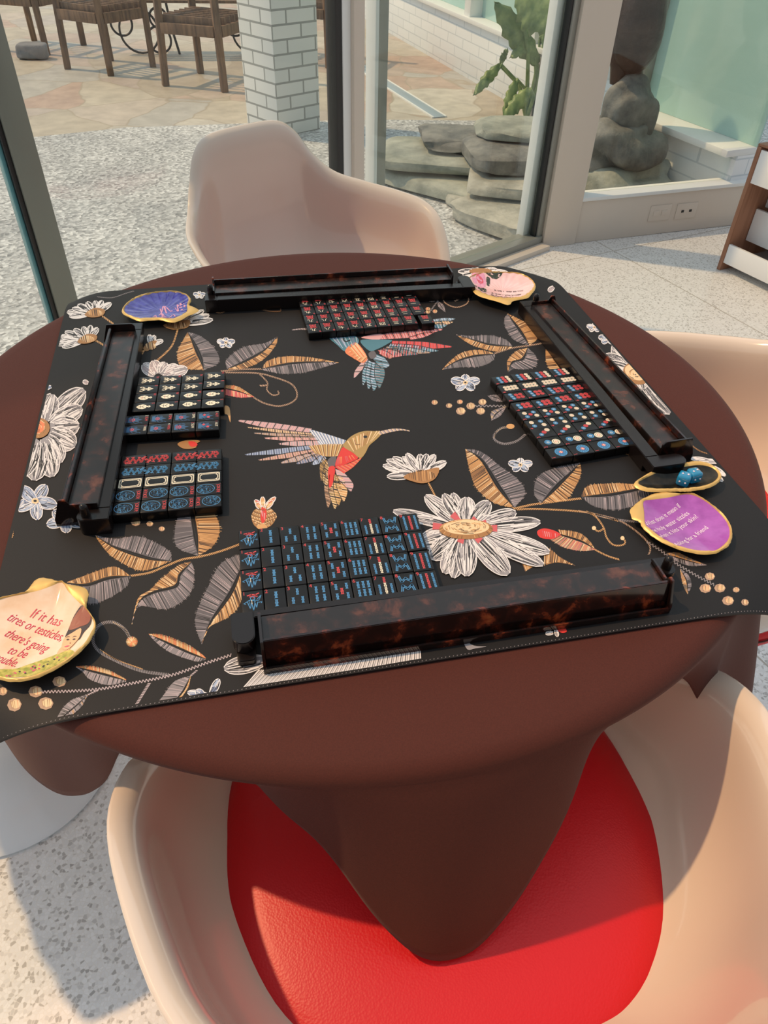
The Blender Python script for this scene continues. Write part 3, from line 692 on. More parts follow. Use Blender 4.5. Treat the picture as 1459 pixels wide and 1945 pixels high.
# half-open daisies
def halfdaisy(tr, cal, root, tips, stem, wd_=11):
    rx, ry = tr([root])[0]; LAY[0] = .00012
    for tp_ in tips:
        q = tr([tp_])[0]; petal((rx + (q[0] - rx) * .2, ry + (q[1] - ry) * .2), q, wd_, 8)
    LAY[0] += .0001; poly(tr(cal), 'gold2', .0001)
    xs = [p[0] for p in tr(cal)]; ys = [p[1] for p in tr(cal)]
    for k in range(14):
        u_ = (k + .5) / 14; x = min(xs) + (max(xs) - min(xs)) * (.12 + .76 * u_); ym = (min(ys) + max(ys)) / 2; hh = (max(ys) - min(ys)) * .36 * math.sin(pi * (.1 + .8 * u_))
        stroke((x, ym - hh), (x + 2, ym + hh), 1.6, random.choice(['gold', 'brown', 'pale', 'ink']), .00016)
    LAY[0] = .00012; line(tr(stem), 3.4, 'gold')
halfdaisy(c6, [(1070, 1248), (1105, 1225), (1180, 1212), (1265, 1195), (1245, 1255), (1180, 1282), (1110, 1268)], (1170, 1230), [(955, 1180), (975, 1150), (1010, 1135), (978, 1242), (1060, 1135), (1085, 1115), (1160, 1118), (1200, 1118), (1245, 1122), (1306, 1162)], [(1207, 1275), (1235, 1330), (1262, 1385)], 15)
halfdaisy(c5, [(470, 345), (520, 310), (580, 318), (570, 350), (510, 362)], (530, 335), [(365, 330), (385, 355), (400, 310), (430, 290), (480, 275), (530, 268), (570, 268), (618, 282)], [(565, 350), (600, 375), (632, 398)], 11)
halfdaisy(c5, [(430, 495), (480, 455), (535, 460), (530, 490), (470, 508)], (490, 480), [(295, 490), (300, 510), (345, 525), (330, 465), (360, 440), (410, 425), (460, 412), (505, 405), (545, 420)], [(525, 485), (550, 498), (585, 520)], 11)
halfdaisy(c5, [(905, 405), (960, 385), (1050, 375), (1040, 415), (960, 428)], (1000, 400), [(1060, 340), (1130, 320), (1160, 345), (1180, 372)], [(985, 425), (950, 520), (868, 600)], 12)
halfdaisy(c5, [(795, 530), (830, 495), (870, 490), (850, 520), (815, 548)], (830, 510), [(830, 455), (860, 460), (905, 488), (880, 500)], [(800, 540), (780, 570)], 9)
# leaves at the right of the daisy
leaf(c7, [(515, 1415), (400, 1390), (300, 1310), (262, 1200), (245, 1090)], [(515, 1412), (430, 1300), (340, 1150), (245, 1090)], [(515, 1415), (585, 1330), (540, 1250), (440, 1180), (330, 1100), (245, 1090)], True)
leaf(c7, [(665, 1390), (620, 1330), (640, 1240), (720, 1195), (880, 1165)], [(665, 1390), (760, 1290), (840, 1210), (880, 1165)], [(665, 1385), (800, 1375), (860, 1300), (890, 1220), (880, 1165)], False)
leaf(c7, [(890, 1350), (920, 1290), (1050, 1275), (1200, 1280), (1300, 1265)], [(890, 1355), (1050, 1340), (1200, 1310), (1320, 1290)], [(890, 1355), (960, 1410), (1080, 1430), (1200, 1400), (1310, 1320)], True)
line(c7([(515, 1420), (600, 1400), (700, 1385), (890, 1362)]), 4, 'gold'); line(c7([(665, 1390), (655, 1398)]), 4, 'gold')
line(c3([(770, 375), (900, 372), (1080, 380), (1240, 395), (1350, 425), (1440, 450)]), 3.4, 'gold')
line(c4([(0, 450), (150, 480), (300, 520), (420, 590), (520, 680), (550, 740), (535, 790)]), 3.2, 'tan')
line(c4([(130, 480), (250, 510), (400, 530), (480, 535)]), 4, 'grey')
line(c4([(60, 455), (130, 495), (190, 580), (210, 650), (260, 710), (325, 716), (358, 695), (342, 662)]), 3.2, 'gold'); line(c4([(190, 585), (150, 607), (112, 582)]), 3, 'gold')
for q in ((335, 660), (115, 582)):
    x, y = c4([q])[0]; ell(x, y, 4, 4, 'pale', .0001, 10)
half(c3([(1060, 540), (1200, 585), (1290, 640)]), c3([(1040, 505), (1180, 525), (1250, 580), (1290, 640)]), 'gold2', ['gold', 'pale', 'brown', 'ink'])
half(c3([(1060, 540), (1200, 585), (1290, 640)]), c3([(980, 570), (1080, 630), (1200, 652), (1290, 640)]), 'tan', ['orange', 'pale', 'brown', 'rose'])
poly(c3([(905, 520), (950, 500), (1020, 515), (1060, 545), (1000, 570), (925, 560)]), 'red', .0001)
for k in range(9): stroke(*c3([(925 + k * 14, 512 + k * 3), (935 + k * 13, 552 + k * 1)]), 1.6, random.choice(['red', 'rose', 'pink']), .00016)
line(c3([(1285, 640), (1370, 682), (1450, 706)]), 3.2, 'gold')
half(c3([(950, 760), (1040, 730), (1150, 745)]), c3([(950, 640), (985, 625), (1060, 690), (1155, 742)]), 'gold2', GOLDS); half(c3([(830, 790), (900, 745), (960, 745)]), c3([(805, 725), (880, 722), (965, 735)]), 'gold2', GOLDS)
line(c4([(520, 685), (650, 770), (750, 855), (900, 945), (1045, 1022)]), 5, 'grey', zig=True)
half(c4([(690, 790), (800, 822), (900, 850), (985, 868)]), c4([(680, 775), (760, 768), (850, 810), (985, 868)]), 'gold2', ['tan', 'grey', 'gold']); half(c4([(690, 790), (800, 822), (900, 850), (985, 868)]), c4([(700, 812), (800, 862), (880, 878), (985, 868)]), 'grey2', ['grey', 'lilac', 'ink', 'grey'])
half(c4([(782, 900), (830, 990), (840, 1090)]), c4([(780, 902), (788, 970), (808, 1040), (838, 1092)]), 'gold2', ['gold', 'tan', 'pale']); half(c4([(782, 900), (830, 990), (840, 1090)]), c4([(790, 900), (850, 950), (870, 1020), (842, 1090)]), 'grey2', ['grey', 'lilac', 'ink'])
for x, y, r_ in ((1010, 955, 38), (975, 1047, 44), (1087, 1045, 42), (1213, 1058, 26), (1150, 1142, 44), (1285, 1148, 30)):
    x, y = c4([(x, y)])[0]; berry(x, y, r_ / 4.064)
for a_, b_ in (((930, 60), (1095, 72)), ((1040, 110), (1130, 180)), ((1030, 150), (1110, 222)), ((1000, 60), (860, 45))):
    a_, b_ = c4([a_, b_]); petal(a_, b_, 8, 8, 'wgrey', ('white', 'white', 'wgrey'))
# humming-birds
def bird1():
    tr = c6; LAY[0] = .00012
    for r1, tp_, r2, c, d in (((560, 975), (155, 930), (545, 1003), 'pink', 'lilac'), ((555, 1000), (205, 968), (570, 1018), 'tan', 'pale'), ((568, 1012), (240, 1000), (585, 1030), 'tan', 'lilac'), ((580, 1022), (300, 1028), (600, 1045), 'pink', 'tan'), ((600, 1040), (380, 1060), (615, 1066), 'lilac', 'pink'),
                              ((550, 1068), (193, 1120), (565, 1092), 'blue', 'pblue'), ((570, 1088), (268, 1150), (590, 1108), 'tan', 'pink'), ((585, 1100), (390, 1166), (615, 1120), 'lilac', 'tan'), ((605, 1110), (478, 1170), (632, 1128), 'blue', 'lilac'), ((620, 1118), (565, 1174), (642, 1140), 'pblue', 'blue')):
        feather(tr, r1, tp_, r2, c, d, .18)
    strip(tr([(545, 978), (640, 1005), (750, 1040)]), tr([(605, 1066), (670, 1070), (738, 1062)]), 'pblue', ['pblue', 'white', 'blue'])
    for r1, tp_, r2, c, d in (((625, 1130), (612, 1265), (650, 1160), 'olive', 'brown'), ((640, 1160), (632, 1300), (665, 1180), 'olive', 'pale'), ((640, 1210), (650, 1415), (668, 1220), 'tan', 'brown'), ((660, 1230), (688, 1420), (695, 1240), 'olive', 'pale'), ((685, 1230), (708, 1405), (712, 1240), 'olive', 'gold'), ((695, 1230), (738, 1378), (728, 1240), 'gold', 'pale'), ((690, 1200), (775, 1322), (735, 1215), 'pink', 'lilac')):
        feather(tr, r1, tp_, r2, c, d, .35)
    LAY[0] = .00022
    poly(tr([(650, 1150), (695, 1122), (690, 1180), (660, 1195)]), 'grey2'); poly(tr([(655, 1192), (690, 1190), (680, 1270), (660, 1305), (652, 1260)]), 'red', .00003)
    strip(tr([(545, 1072), (640, 1062), (740, 1062)]), tr([(580, 1112), (640, 1130), (705, 1128)]), 'olive', ['gold', 'olive', 'pale', 'brown'])
    LAY[0] = .0003
    poly(tr([(735, 1078), (770, 1098), (818, 1135), (780, 1160), (695, 1188), (705, 1130)]), 'red'); 
    for k in range(13): stroke(*tr([(705 + k * 7, 1135 + k * -1), (700 + k * 9, 1178 - k * 3)]), 2, random.choice(['red', 'rose', 'orange', 'red']), .00004)
    strip(tr([(690, 1188), (760, 1172), (838, 1135)]), tr([(738, 1225), (790, 1190), (836, 1142)]), 'orange', ['red', 'rose', 'orange'])
    poly(tr([(735, 1075), (752, 1045), (790, 1012), (850, 990), (920, 992), (948, 1003), (920, 1035), (880, 1070), (858, 1112), (830, 1140), (790, 1110)]), 'olive', .00006)
    for k in range(26):
        u_ = k / 25; a_ = (752 + 185 * u_, 1048 - 58 * math.sin(min(1, u_ * 1.1) * pi / 2)); b_ = (790 + 110 * u_ * .9, 1105 - 75 * u_ * .75)
        stroke(*tr([a_, b_]), 2.2, random.choice(['gold', 'olive', 'pale', 'olive', 'gold2']), .0001)
    line(tr([(800, 1040), (806, 1066), (830, 1062)]), 1.3, 'brown', lift=.0002, rope=False); ell(*tr([(858, 1022)])[0], 4, 2.6, 'ink', .0002, 10)
    strip(tr([(925, 995), (1000, 978), (1060, 978), (1104, 988)]), tr([(935, 1012), (1000, 995), (1060, 986), (1104, 991)]), 'lilac', ['pale', 'lilac', 'grey'])
bird1()
def bird2():
    tr = c6; LAY[0] = .00012
    for r1, tp_, r2, c, d in (((930, 455), (1285, 425), (940, 480), 'pink', 'rose'), ((1100, 470), (1240, 440), (1110, 482), 'pink', 'rose'), ((1010, 488), (1338, 522), (1000, 512), 'rose', 'red'), ((1000, 505), (1260, 545), (980, 528), 'teal', 'pblue'), ((980, 520), (1220, 555), (960, 540), 'tan', 'grey'), ((960, 530), (1150, 562), (945, 552), 'teal', 'rose'), ((945, 535), (1070, 568), (935, 560), 'rose', 'pink'), ((930, 540), (1010, 570), (950, 568), 'tan', 'rose'),
                              ((1230, 370), (1358, 366), (1230, 384), 'pblue', 'teal'), ((1240, 384), (1345, 385), (1245, 398), 'tan', 'pale'), ((1240, 398), (1310, 402), (1240, 415), 'teal', 'pblue'),
                              ((875, 590), (798, 695), (845, 600), 'pink', 'lilac'), ((860, 600), (845, 735), (885, 600), 'teal', 'pblue'), ((875, 600), (875, 755), (905, 610), 'teal', 'pblue'), ((895, 610), (905, 765), (930, 610), 'teal', 'pblue'), ((915, 600), (935, 750), (950, 600), 'teal', 'grey'), ((905, 560), (950, 640), (960, 580), 'pblue', 'teal')):
        feather(tr, r1, tp_, r2, c, d, .3)
    LAY[0] = .0003
    poly(tr([(655, 468), (720, 462), (800, 462), (822, 495), (790, 530), (745, 548), (705, 515)]), 'teal')
    for k in range(18): stroke(*tr([(670 + k * 8, 466 + (k % 3)), (715 + k * 6, 515 + (k % 4) * 5)]), 1.8, random.choice(['teal', 'blue', 'teal', 'pblue']), .00004)
    poly(tr([(745, 548), (805, 498), (868, 578), (845, 612), (800, 590)]), 'orange', .00004)
    for k in range(12): stroke(*tr([(752 + k * 5, 545 - k * 4), (800 + k * 6, 592 - k)]), 1.8, random.choice(['gold', 'pale', 'orange']), .00008)
    strip(tr([(760, 555), (800, 585), (845, 612)]), tr([(770, 545), (820, 572), (866, 580)]), 'gold', ['pale', 'gold2', 'gold'])
    poly(tr([(830, 488), (920, 482), (1005, 486), (975, 510), (925, 535), (880, 545)]), 'teal', .00004); poly(tr([(835, 470), (945, 450), (940, 480), (900, 482)]), 'pink', .00003); poly(tr([(875, 560), (905, 545), (920, 575), (890, 590)]), 'grey2', .00004)
    line(tr([(735, 475), (745, 495), (775, 485)]), 2, 'ink', lift=.0002, rope=False); strip(tr([(452, 428), (500, 420), (540, 420)]), tr([(452, 431), (500, 427), (540, 430)]), 'grey', ['grey', 'lilac'])
bird2(); LAY[0] = .00012
# upper left branch
leaf(c6, [(95, 642), (85, 590), (180, 520), (300, 500), (370, 465)], [(95, 645), (200, 600), (300, 540), (370, 465)], [(95, 645), (200, 640), (300, 590), (365, 510), (370, 465)], False)
leaf(c6, [(285, 640), (320, 595), (420, 572), (560, 580), (710, 610)], [(285, 645), (450, 612), (600, 605), (710, 610)], [(285, 650), (400, 675), (520, 668), (620, 640), (710, 610)], True)
leaf(c5, [(1130, 650), (1000, 640), (975, 560), (1010, 490), (1040, 440)], [(1130, 650), (1110, 580), (1070, 490), (1040, 440)], [(1130, 650), (1210, 620), (1220, 570), (1170, 500), (1100, 455), (1040, 440)], True)
line(c6([(60, 658), (160, 648), (285, 645)]), 3, 'tan'); line(c6([(75, 665), (250, 668), (350, 690), (450, 730), (480, 790), (450, 830), (380, 850), (300, 835), (235, 800)]), 3, 'tan')
half(c6([(80, 752), (160, 770), (240, 800)]), c6([(80, 735), (150, 740), (240, 798)]), 'gold2', ['orange', 'gold', 'pale']); half(c6([(80, 752), (160, 770), (240, 800)]), c6([(80, 790), (160, 805), (240, 800)]), 'rose', ['orange', 'pale', 'rose'])
line(c6([(270, 672), (315, 720), (312, 760), (345, 790), (380, 782), (370, 765)]), 2.6, 'tan'); line(c6([(315, 735), (270, 738)]), 3, 'tan')
poly(c6([(75, 850), (105, 860), (110, 940), (95, 900), (75, 890)]), 'gold')
for tr, x, y, r_ in ((c6, 85, 500, 52), (c7, 245, 722, 84), (c7, 550, 1178, 70), (c7, 960, 415, 45), (c7, 1035, 478, 55), (c5, 1105, 235, 35)):
    x, y = tr([(x, y)])[0]; starflower(x, y, r_ / 2.918, .55)
for x, y, r_ in ((75, 830, 17), (155, 848, 17), (215, 827, 16), (220, 878, 26), (275, 850, 24), (330, 878, 24), (340, 828, 22)):
    x, y = c7([(x, y)])[0]; berry(x, y, r_ / 2.918)
line(c7([(300, 850), (475, 850)]), 4, 'grey', zig=True)
half(c7([(370, 793), (420, 805), (455, 825)]), c7([(370, 793), (420, 788), (458, 822)]), 'grey2', ['grey', 'lilac']); half(c7([(370, 793), (420, 805), (455, 825)]), c7([(370, 795), (400, 822), (455, 828)]), 'grey2', ['grey', 'lilac'])
half(c7([(390, 930), (420, 890), (470, 855)]), c7([(390, 928), (390, 880), (468, 852)]), 'grey2', ['grey', 'lilac', 'pale']); half(c7([(390, 930), (420, 890), (470, 855)]), c7([(392, 930), (440, 905), (470, 858)]), 'grey2', ['grey', 'lilac'])
line(c7([(490, 965), (440, 975), (405, 1010), (410, 1040), (460, 1060), (530, 1045), (580, 1005)]), 4.5, 'grey'); line(c7([(470, 965), (420, 990), (403, 1030)]), 2, 'pale'); x, y = c7([(495, 963)])[0]; ell(x, y, 8, 5, 'gold', .0001, 10)
# upper right branch
leaf(c7, [(600, 515), (520, 490), (470, 430), (458, 370), (480, 338)], [(600, 515), (540, 420), (480, 338)], [(600, 515), (652, 470), (620, 410), (540, 365), (480, 338)], False)
leaf(c7, [(505, 520), (470, 480), (380, 455), (280, 460), (195, 455)], [(505, 520), (380, 510), (280, 480), (195, 455)], [(505, 525), (420, 550), (300, 522), (240, 490), (195, 455)], False)
leaf(c7, [(405, 558), (330, 538), (230, 550), (160, 600), (118, 648)], [(405, 562), (300, 570), (200, 600), (118, 648)], [(408, 568), (400, 600), (330, 635), (220, 638), (118, 648)], True)
leaf(c7, [(590, 530), (530, 540), (480, 590), (475, 625), (482, 665)], [(590, 530), (560, 590), (505, 605), (482, 665)], [(592, 530), (642, 575), (642, 630), (580, 650), (515, 645), (482, 665)], True)
half(c7([(695, 530), (730, 580), (775, 640)]), c7([(690, 530), (688, 600), (705, 645)]), 'gold2', GOLDS); half(c7([(695, 530), (730, 580), (775, 640)]), c7([(700, 530), (760, 590), (785, 640)]), 'grey2', GREYS)
line(c7([(400, 562), (500, 530), (600, 515), (682, 500)]), 3, 'tan')
x0, y0 = c7([(1195, 672)])[0]
for (tx, ty), wd_ in (((1062, 515), 32), ((1010, 570), 30), ((1030, 615), 24), ((1290, 900), 40), ((1385, 890), 44), ((1230, 760), 34), ((1110, 740), 20)):
    q = c7([(tx, ty)])[0]; petal((x0, y0), q, wd_, 10)
LAY[0] += .0002; ell(x0, y0, 27, 20, 'gold2', .0001, 20, .4); ell(x0 - 2, y0 - 2, 22, 14, 'pale', .00014, 20, .4)
for k in range(26):
    a_ = random.random() * 6.28; r_ = random.uniform(.2, .95); stroke((x0 + 22 * r_ * math.cos(a_), y0 + 14 * r_ * math.sin(a_)), (x0 + 22 * r_ * math.cos(a_ + .6), y0 + 14 * r_ * math.sin(a_ + .6)), 1.4, random.choice(['brown', 'ink', 'gold']), .0002)
LAY[0] = .00012
x0, y0 = c7([(330, 105)])[0]
for tx, ty in ((205, 105), (240, 150), (230, 125), (480, 110), (520, 130), (280, 90), (420, 95)):
    q = c7([(tx, ty)])[0]; petal((x0, y0), q, 10, 8)
LAY[0] += .0001; ell(x0, y0, 22, 6, 'gold2', .0001, 14); LAY[0] = .00012
petal(*c7([(735, 190), (705, 215)]), 9, 6, 'lilac', ('lilac', 'wgrey'))
# big daisy at the left edge
x0, y0 = c5([(225, 975)])[0]
for (tx, ty), wd_ in (((468, 760), 42), ((290, 785), 40), ((455, 860), 36), ((440, 960), 40), ((420, 1070), 44), ((335, 1170), 44), ((290, 1245), 42), ((190, 1265), 46), ((130, 1240), 36), ((190, 880), 36)):
    q = c5([(tx, ty)])[0]; petal((x0 + (q[0] - x0) * .25, y0 + (q[1] - y0) * .25), q, wd_, 10)
LAY[0] += .0002; ell(x0 - 6, y0, 24, 20, 'gold2', .0001, 20); ell(x0 - 8, y0 - 3, 17, 14, 'orange', .00014, 18)
for k in range(26):
    a_ = random.random() * 6.28; r_ = random.uniform(.3, 1); stroke((x0 - 7 + 20 * r_ * math.cos(a_), y0 + 17 * r_ * math.sin(a_)), (x0 - 7 + 20 * r_ * math.cos(a_ + .6), y0 + 17 * r_ * math.sin(a_ + .6)), 1.5, random.choice(['pale', 'gold', 'brown']), .0002)
LAY[0] = .00012
x0, y0 = c5([(880, 690)])[0]
for tx, ty in ((790, 620), (850, 598), (920, 610), (990, 630), (1040, 645)):
    q = c5([(tx, ty)])[0]; petal((x0 + (q[0] - x0) * .2, y0 + (q[1] - y0) * .2), q, 22, 10, 'wgrey', ('wgrey', 'lilac', 'white'))
petal(*c5([(285, 745), (240, 755)]), 8, 6, 'blue', ('pblue', 'blue')); petal(*c5([(490, 725), (460, 715)]), 8, 6, 'lilac', ('lilac', 'wgrey'))
poly(c5([(985, 1060), (1040, 1040), (1110, 1045), (1080, 1065), (1090, 1080), (1050, 1090), (1010, 1085)]), 'gold2'); poly(c5([(1045, 1050), (1080, 1050), (1095, 1070), (1060, 1078)]), 'red', .0001)
# curls at the far edge
line(c6([(5, 305), (40, 335), (75, 330), (82, 305)]), 2.4, 'brown'); line(c6([(238, 290), (290, 318), (350, 328), (392, 322), (365, 288)]), 2.6, 'brown')
line(c6([(1280, 235), (1300, 280), (1360, 305), (1420, 285), (1430, 250), (1410, 225)]), 2.4, 'tan'); line(c6([(1330, 235), (1360, 232), (1380, 255), (1350, 272)]), 2.2, 'tan')
half(c6([(1175, 250), (1240, 250), (1280, 238)]), c6([(1170, 248), (1230, 232), (1280, 236)]), 'grey2', ['brown', 'grey']); half(c6([(1175, 250), (1240, 250), (1280, 238)]), c6([(1180, 252), (1230, 275), (1280, 240)]), 'grey2', ['brown', 'grey'])
half(c6([(1262, 270), (1280, 300), (1302, 328)]), c6([(1262, 270), (1292, 290), (1302, 328)]), 'grey2', ['grey', 'lilac'], 1.2); half(c6([(1262, 270), (1280, 300), (1302, 328)]), c6([(1258, 272), (1262, 300), (1300, 330)]), 'grey2', ['grey', 'lilac'], 1.2)
line(c6([(1282, 238), (1250, 280), (1218, 325)]), 2.6, 'grey')
for x, y in ((1205, 312), (1244, 325), (1205, 328)):
    x, y = c6([(x, y)])[0]; berry(x, y, 4.5)
line(c7([(1190, 1115), (1165, 1125), (1130, 1110)]), 2.4, 'gold2'); line(c7([(1345, 1000), (1370, 985), (1392, 1000)]), 2.2, 'tan'); line(T(6.632, 1130, 720)([(1150, 775), (1250, 860), (1340, 915), (1440, 945)]), 2.4, 'gold2')
line(T(6.632, 1130, 720)([(1240, 700), (1265, 680), (1290, 720)]), 4, 'pale')
line(c5([(540, 245), (620, 250), (700, 225), (745, 212)]), 1.6, 'grey')
# overlocked border stitching
for k in range(440):
    u = U0 + .006 + (U1 - U0 - .012) * k / 440
    for vv, d in ((V0 + .0012, 1),):
        x, y = uv_xy(u, vv); x2, y2 = uv_xy(u + .0009, vv + .0004)
        if k % 2: 
            z = zm(x, y) + .0002
            f = mb.faces.new([mb.verts.new(p) for p in ((x, y, z), (x2, y2, z), (x2 + MV.x * .0008, y2 + MV.y * .0008, z), (x + MV.x * .0008, y + MV.y * .0008, z))]); f.material_index = MC['grey']
bmesh.ops.recalc_face_normals(mb, faces=[f for f in mb.faces if f.material_index == 0])
for f in mb.faces:
    f.normal_update()
    if f.material_index and f.normal.z < 0: f.normal_flip()
gm = obj('game_mat', mb, [m for _, m in MCOL], ang=30, recalc=False)
tag(gm, 'black square game mat printed with embroidered flowers and hummingbirds, on the brown tablecloth', 'mat')
print('mat faces', len(gm.data.polygons))

# ------------------------------------------------------------------ tiles
TW, TL, TH = 0.0220, 0.0300, 0.0130
class Face:
    """draws on a tile's top in millimetres, x right, y up"""
    def __init__(s): 
        s.bm = bmesh.new(); b2 = bmesh.new(); bmesh.ops.create_cube(b2, size=1)
        bmesh.ops.scale(b2, verts=b2.verts, vec=(TW, TL, TH)); bmesh.ops.translate(b2, verts=b2.verts, vec=(0, 0, TH / 2))
        bmesh.ops.bevel(b2, geom=b2.edges[:], offset=0.0012, segments=3, affect='EDGES', profile=0.5); merge(s.bm, b2, 0); s.z = TH + 0.00006
    def P(s, pts, c, lift=0):
        try: f = s.bm.faces.new([s.bm.verts.new((x / 1000, y / 1000, s.z + lift * 1e-5)) for x, y in pts]); f.material_index = c
        except ValueError: pass
    def disc(s, x, y, r_, c, lift=0, n=18, ry=None): s.P([(x + r_ * math.cos(2 * pi * k / n), y + (ry or r_) * math.sin(2 * pi * k / n)) for k in range(n)], c, lift)
    def ring(s, x, y, r_, w_, c, lift=0, n=20, ry=None):
        ry = ry or r_
        for k in range(n):
            a, b = 2 * pi * k / n, 2 * pi * (k + 1) / n
            s.P([(x + r_ * math.cos(a), y + ry * math.sin(a)), (x + r_ * math.cos(b), y + ry * math.sin(b)), (x + (r_ - w_) * math.cos(b), y + (ry - w_) * math.sin(b)), (x + (r_ - w_) * math.cos(a), y + (ry - w_) * math.sin(a))], c, lift)
    def L(s, pts, w_, c, lift=0):
        for (x0, y0), (x1, y1) in zip(pts, pts[1:]):
            d = math.hypot(x1 - x0, y1 - y0) or 1; nx, ny = -(y1 - y0) / d * w_ / 2, (x1 - x0) / d * w_ / 2; ex, ey = (x1 - x0) / d * w_ * .3, (y1 - y0) / d * w_ * .3
            s.P([(x0 + nx - ex, y0 + ny - ey), (x0 - nx - ex, y0 - ny - ey), (x1 - nx + ex, y1 - ny + ey), (x1 + nx + ex, y1 + ny + ey)], c, lift)
    def text(s, st, x, y, h, c, fit=None, rot=0, lift=2, center=True):
        ca, sa = math.cos(rot), math.sin(rot)
        text_into(s.bm, st, lambda a, b: ((x + a * ca - b * sa) / 1000, (y + a * sa + b * ca) / 1000, s.z + lift * 1e-5), c, fit=fit, h=h, center=center)
    def stick(s, x, y, c, hh=8.4, ww=3.4):
        w_ = ww / 2
        for sg in (1, -1):
            cy_ = y + sg * hh / 4; q = hh / 4
            s.P([(x - w_ * .62, cy_ - q * .55), (x - w_, cy_ - q * .95), (x - w_ * .8, cy_ - q), (x + w_ * .8, cy_ - q), (x + w_, cy_ - q * .95), (x + w_ * .62, cy_ - q * .55), (x + w_ * .62, cy_ + q * .55), (x + w_, cy_ + q * .95), (x + w_ * .8, cy_ + q), (x - w_ * .8, cy_ + q), (x - w_, cy_ + q * .95), (x - w_ * .62, cy_ + q * .55)], c)
        s.L([(x, y - hh * .36), (x, y + hh * .36)], .55, 4 if c == 1 else 0, 1)
    def done(s, name):
        me = bpy.data.meshes.new(name); bmesh.ops.recalc_face_normals(s.bm, faces=[f for f in s.bm.faces if f.material_index == 0])
        for f in s.bm.faces:
            f.normal_update()
            if f.material_index and f.normal.z < 0: f.normal_flip()
        s.bm.to_mesh(me); s.bm.free()
        for m in TM: me.materials.append(m)
        smooth(me, 35); return me
def digit(F, n, dx=0): F.text(str(n), -8.2 + dx, 11.6, 4.6, 2)
def bam(n):
    F = Face(); B, Rd, W = 1, 2, 3
    digit(F, n)
    if n == 1:   # bird with a red crest
        F.L([(-5, 8.5), (-1, 9.6), (3, 8.8), (6.5, 10.5)], 1.3, Rd); F.L([(-3, 6.6), (1, 7.4), (5, 6.4)], 1.0, Rd); F.ring(0.2, 4.4, 2.6, .8, B, 0, 14); F.disc(0.8, 4.8, .7, Rd, 1)
        for a_, b_, c_ in (((-5.5, 1), (-1, 2.6), (-2.5, -9.5)), ((-1.5, 1), (3, 2), (.5, -12)), ((2, 1.5), (5.5, 1), (3.5, -9))):
            F.L([a_, c_, b_], .8, B); F.L([a_, b_], .8, B)
        for k in range(3): F.L([(-3.5 + 2.6 * k, 2.2), (-3.2 + 2.6 * k, -3.2)], .5, W if k == 1 else B, 1)
        F.L([(5, 3), (9, 8), (7, 2.5), (5, -1)], .8, B); F.L([(-6, 0), (-9.2, -1.6), (-7, -2.6)], .7, B); F.L([(6, -2), (9.4, -1.2), (8.4, -3)], .7, B)
    elif n == 2: F.stick(1.2, 5.4, B, 9, 3.8); F.stick(1.2, -5.4, B, 9, 3.8)
    elif n == 3: F.stick(.4, 6, B); F.stick(-4.6, -5.6, B); F.stick(5, -5.6, B)
    elif n == 4:
        for x in (-3, 4.6):
            for y in (5.4, -6): F.stick(x, y, B, 8.8)
    elif n == 5:
        for x in (-5, 6):
            for y in (6.2, -7): F.stick(x, y, B, 8)
        F.stick(.5, -.4, Rd, 8.4, 3.8)
    elif n == 6:
        for x in (-4.6, .8, 6.2):
            for y in (5.4, -5.8): F.stick(x, y, B, 9.2, 3.4)
    elif n == 7:
        F.stick(.6, 8.2, Rd, 7, 3.2)
        for y in (0, -8.2): F.stick(.6, y, W, 7.6, 3.2)
        for x in (-5.6, 6.8):
            for y in (-1.4, -9): F.stick(x, y, B, 6.8, 3)
    elif n == 8:
        for sg, cy_ in ((1, 5.6), (-1, -6.6)):
            q = [(-6, cy_ + 4.6 * sg), (-4.2, cy_ - 3.6 * sg), (0.6, cy_ + 1.4 * sg), (5.4, cy_ - 3.6 * sg), (7.2, cy_ + 4.6 * sg)]
            F.L(q, 2.6, B)
            F.L(q, .7, 0, 1); 
    else:
        for x, c in ((-5.4, B), (.8, Rd), (7, B)):
            for y in (7.4, -.4, -8.2): F.stick(x, y, c, 7, 3.2)
    return F.done('bamboo_tile')
def ringdot(F, x, y, r_, c):
    F.disc(x, y, r_, c); F.ring(x, y, r_ * .72, r_ * .10, 0 if c != 1 else 4, 1, 16); F.ring(x, y, r_ * .36, r_ * .12, 2 if c == 3 else (0 if c != 1 else 3), 1, 10)
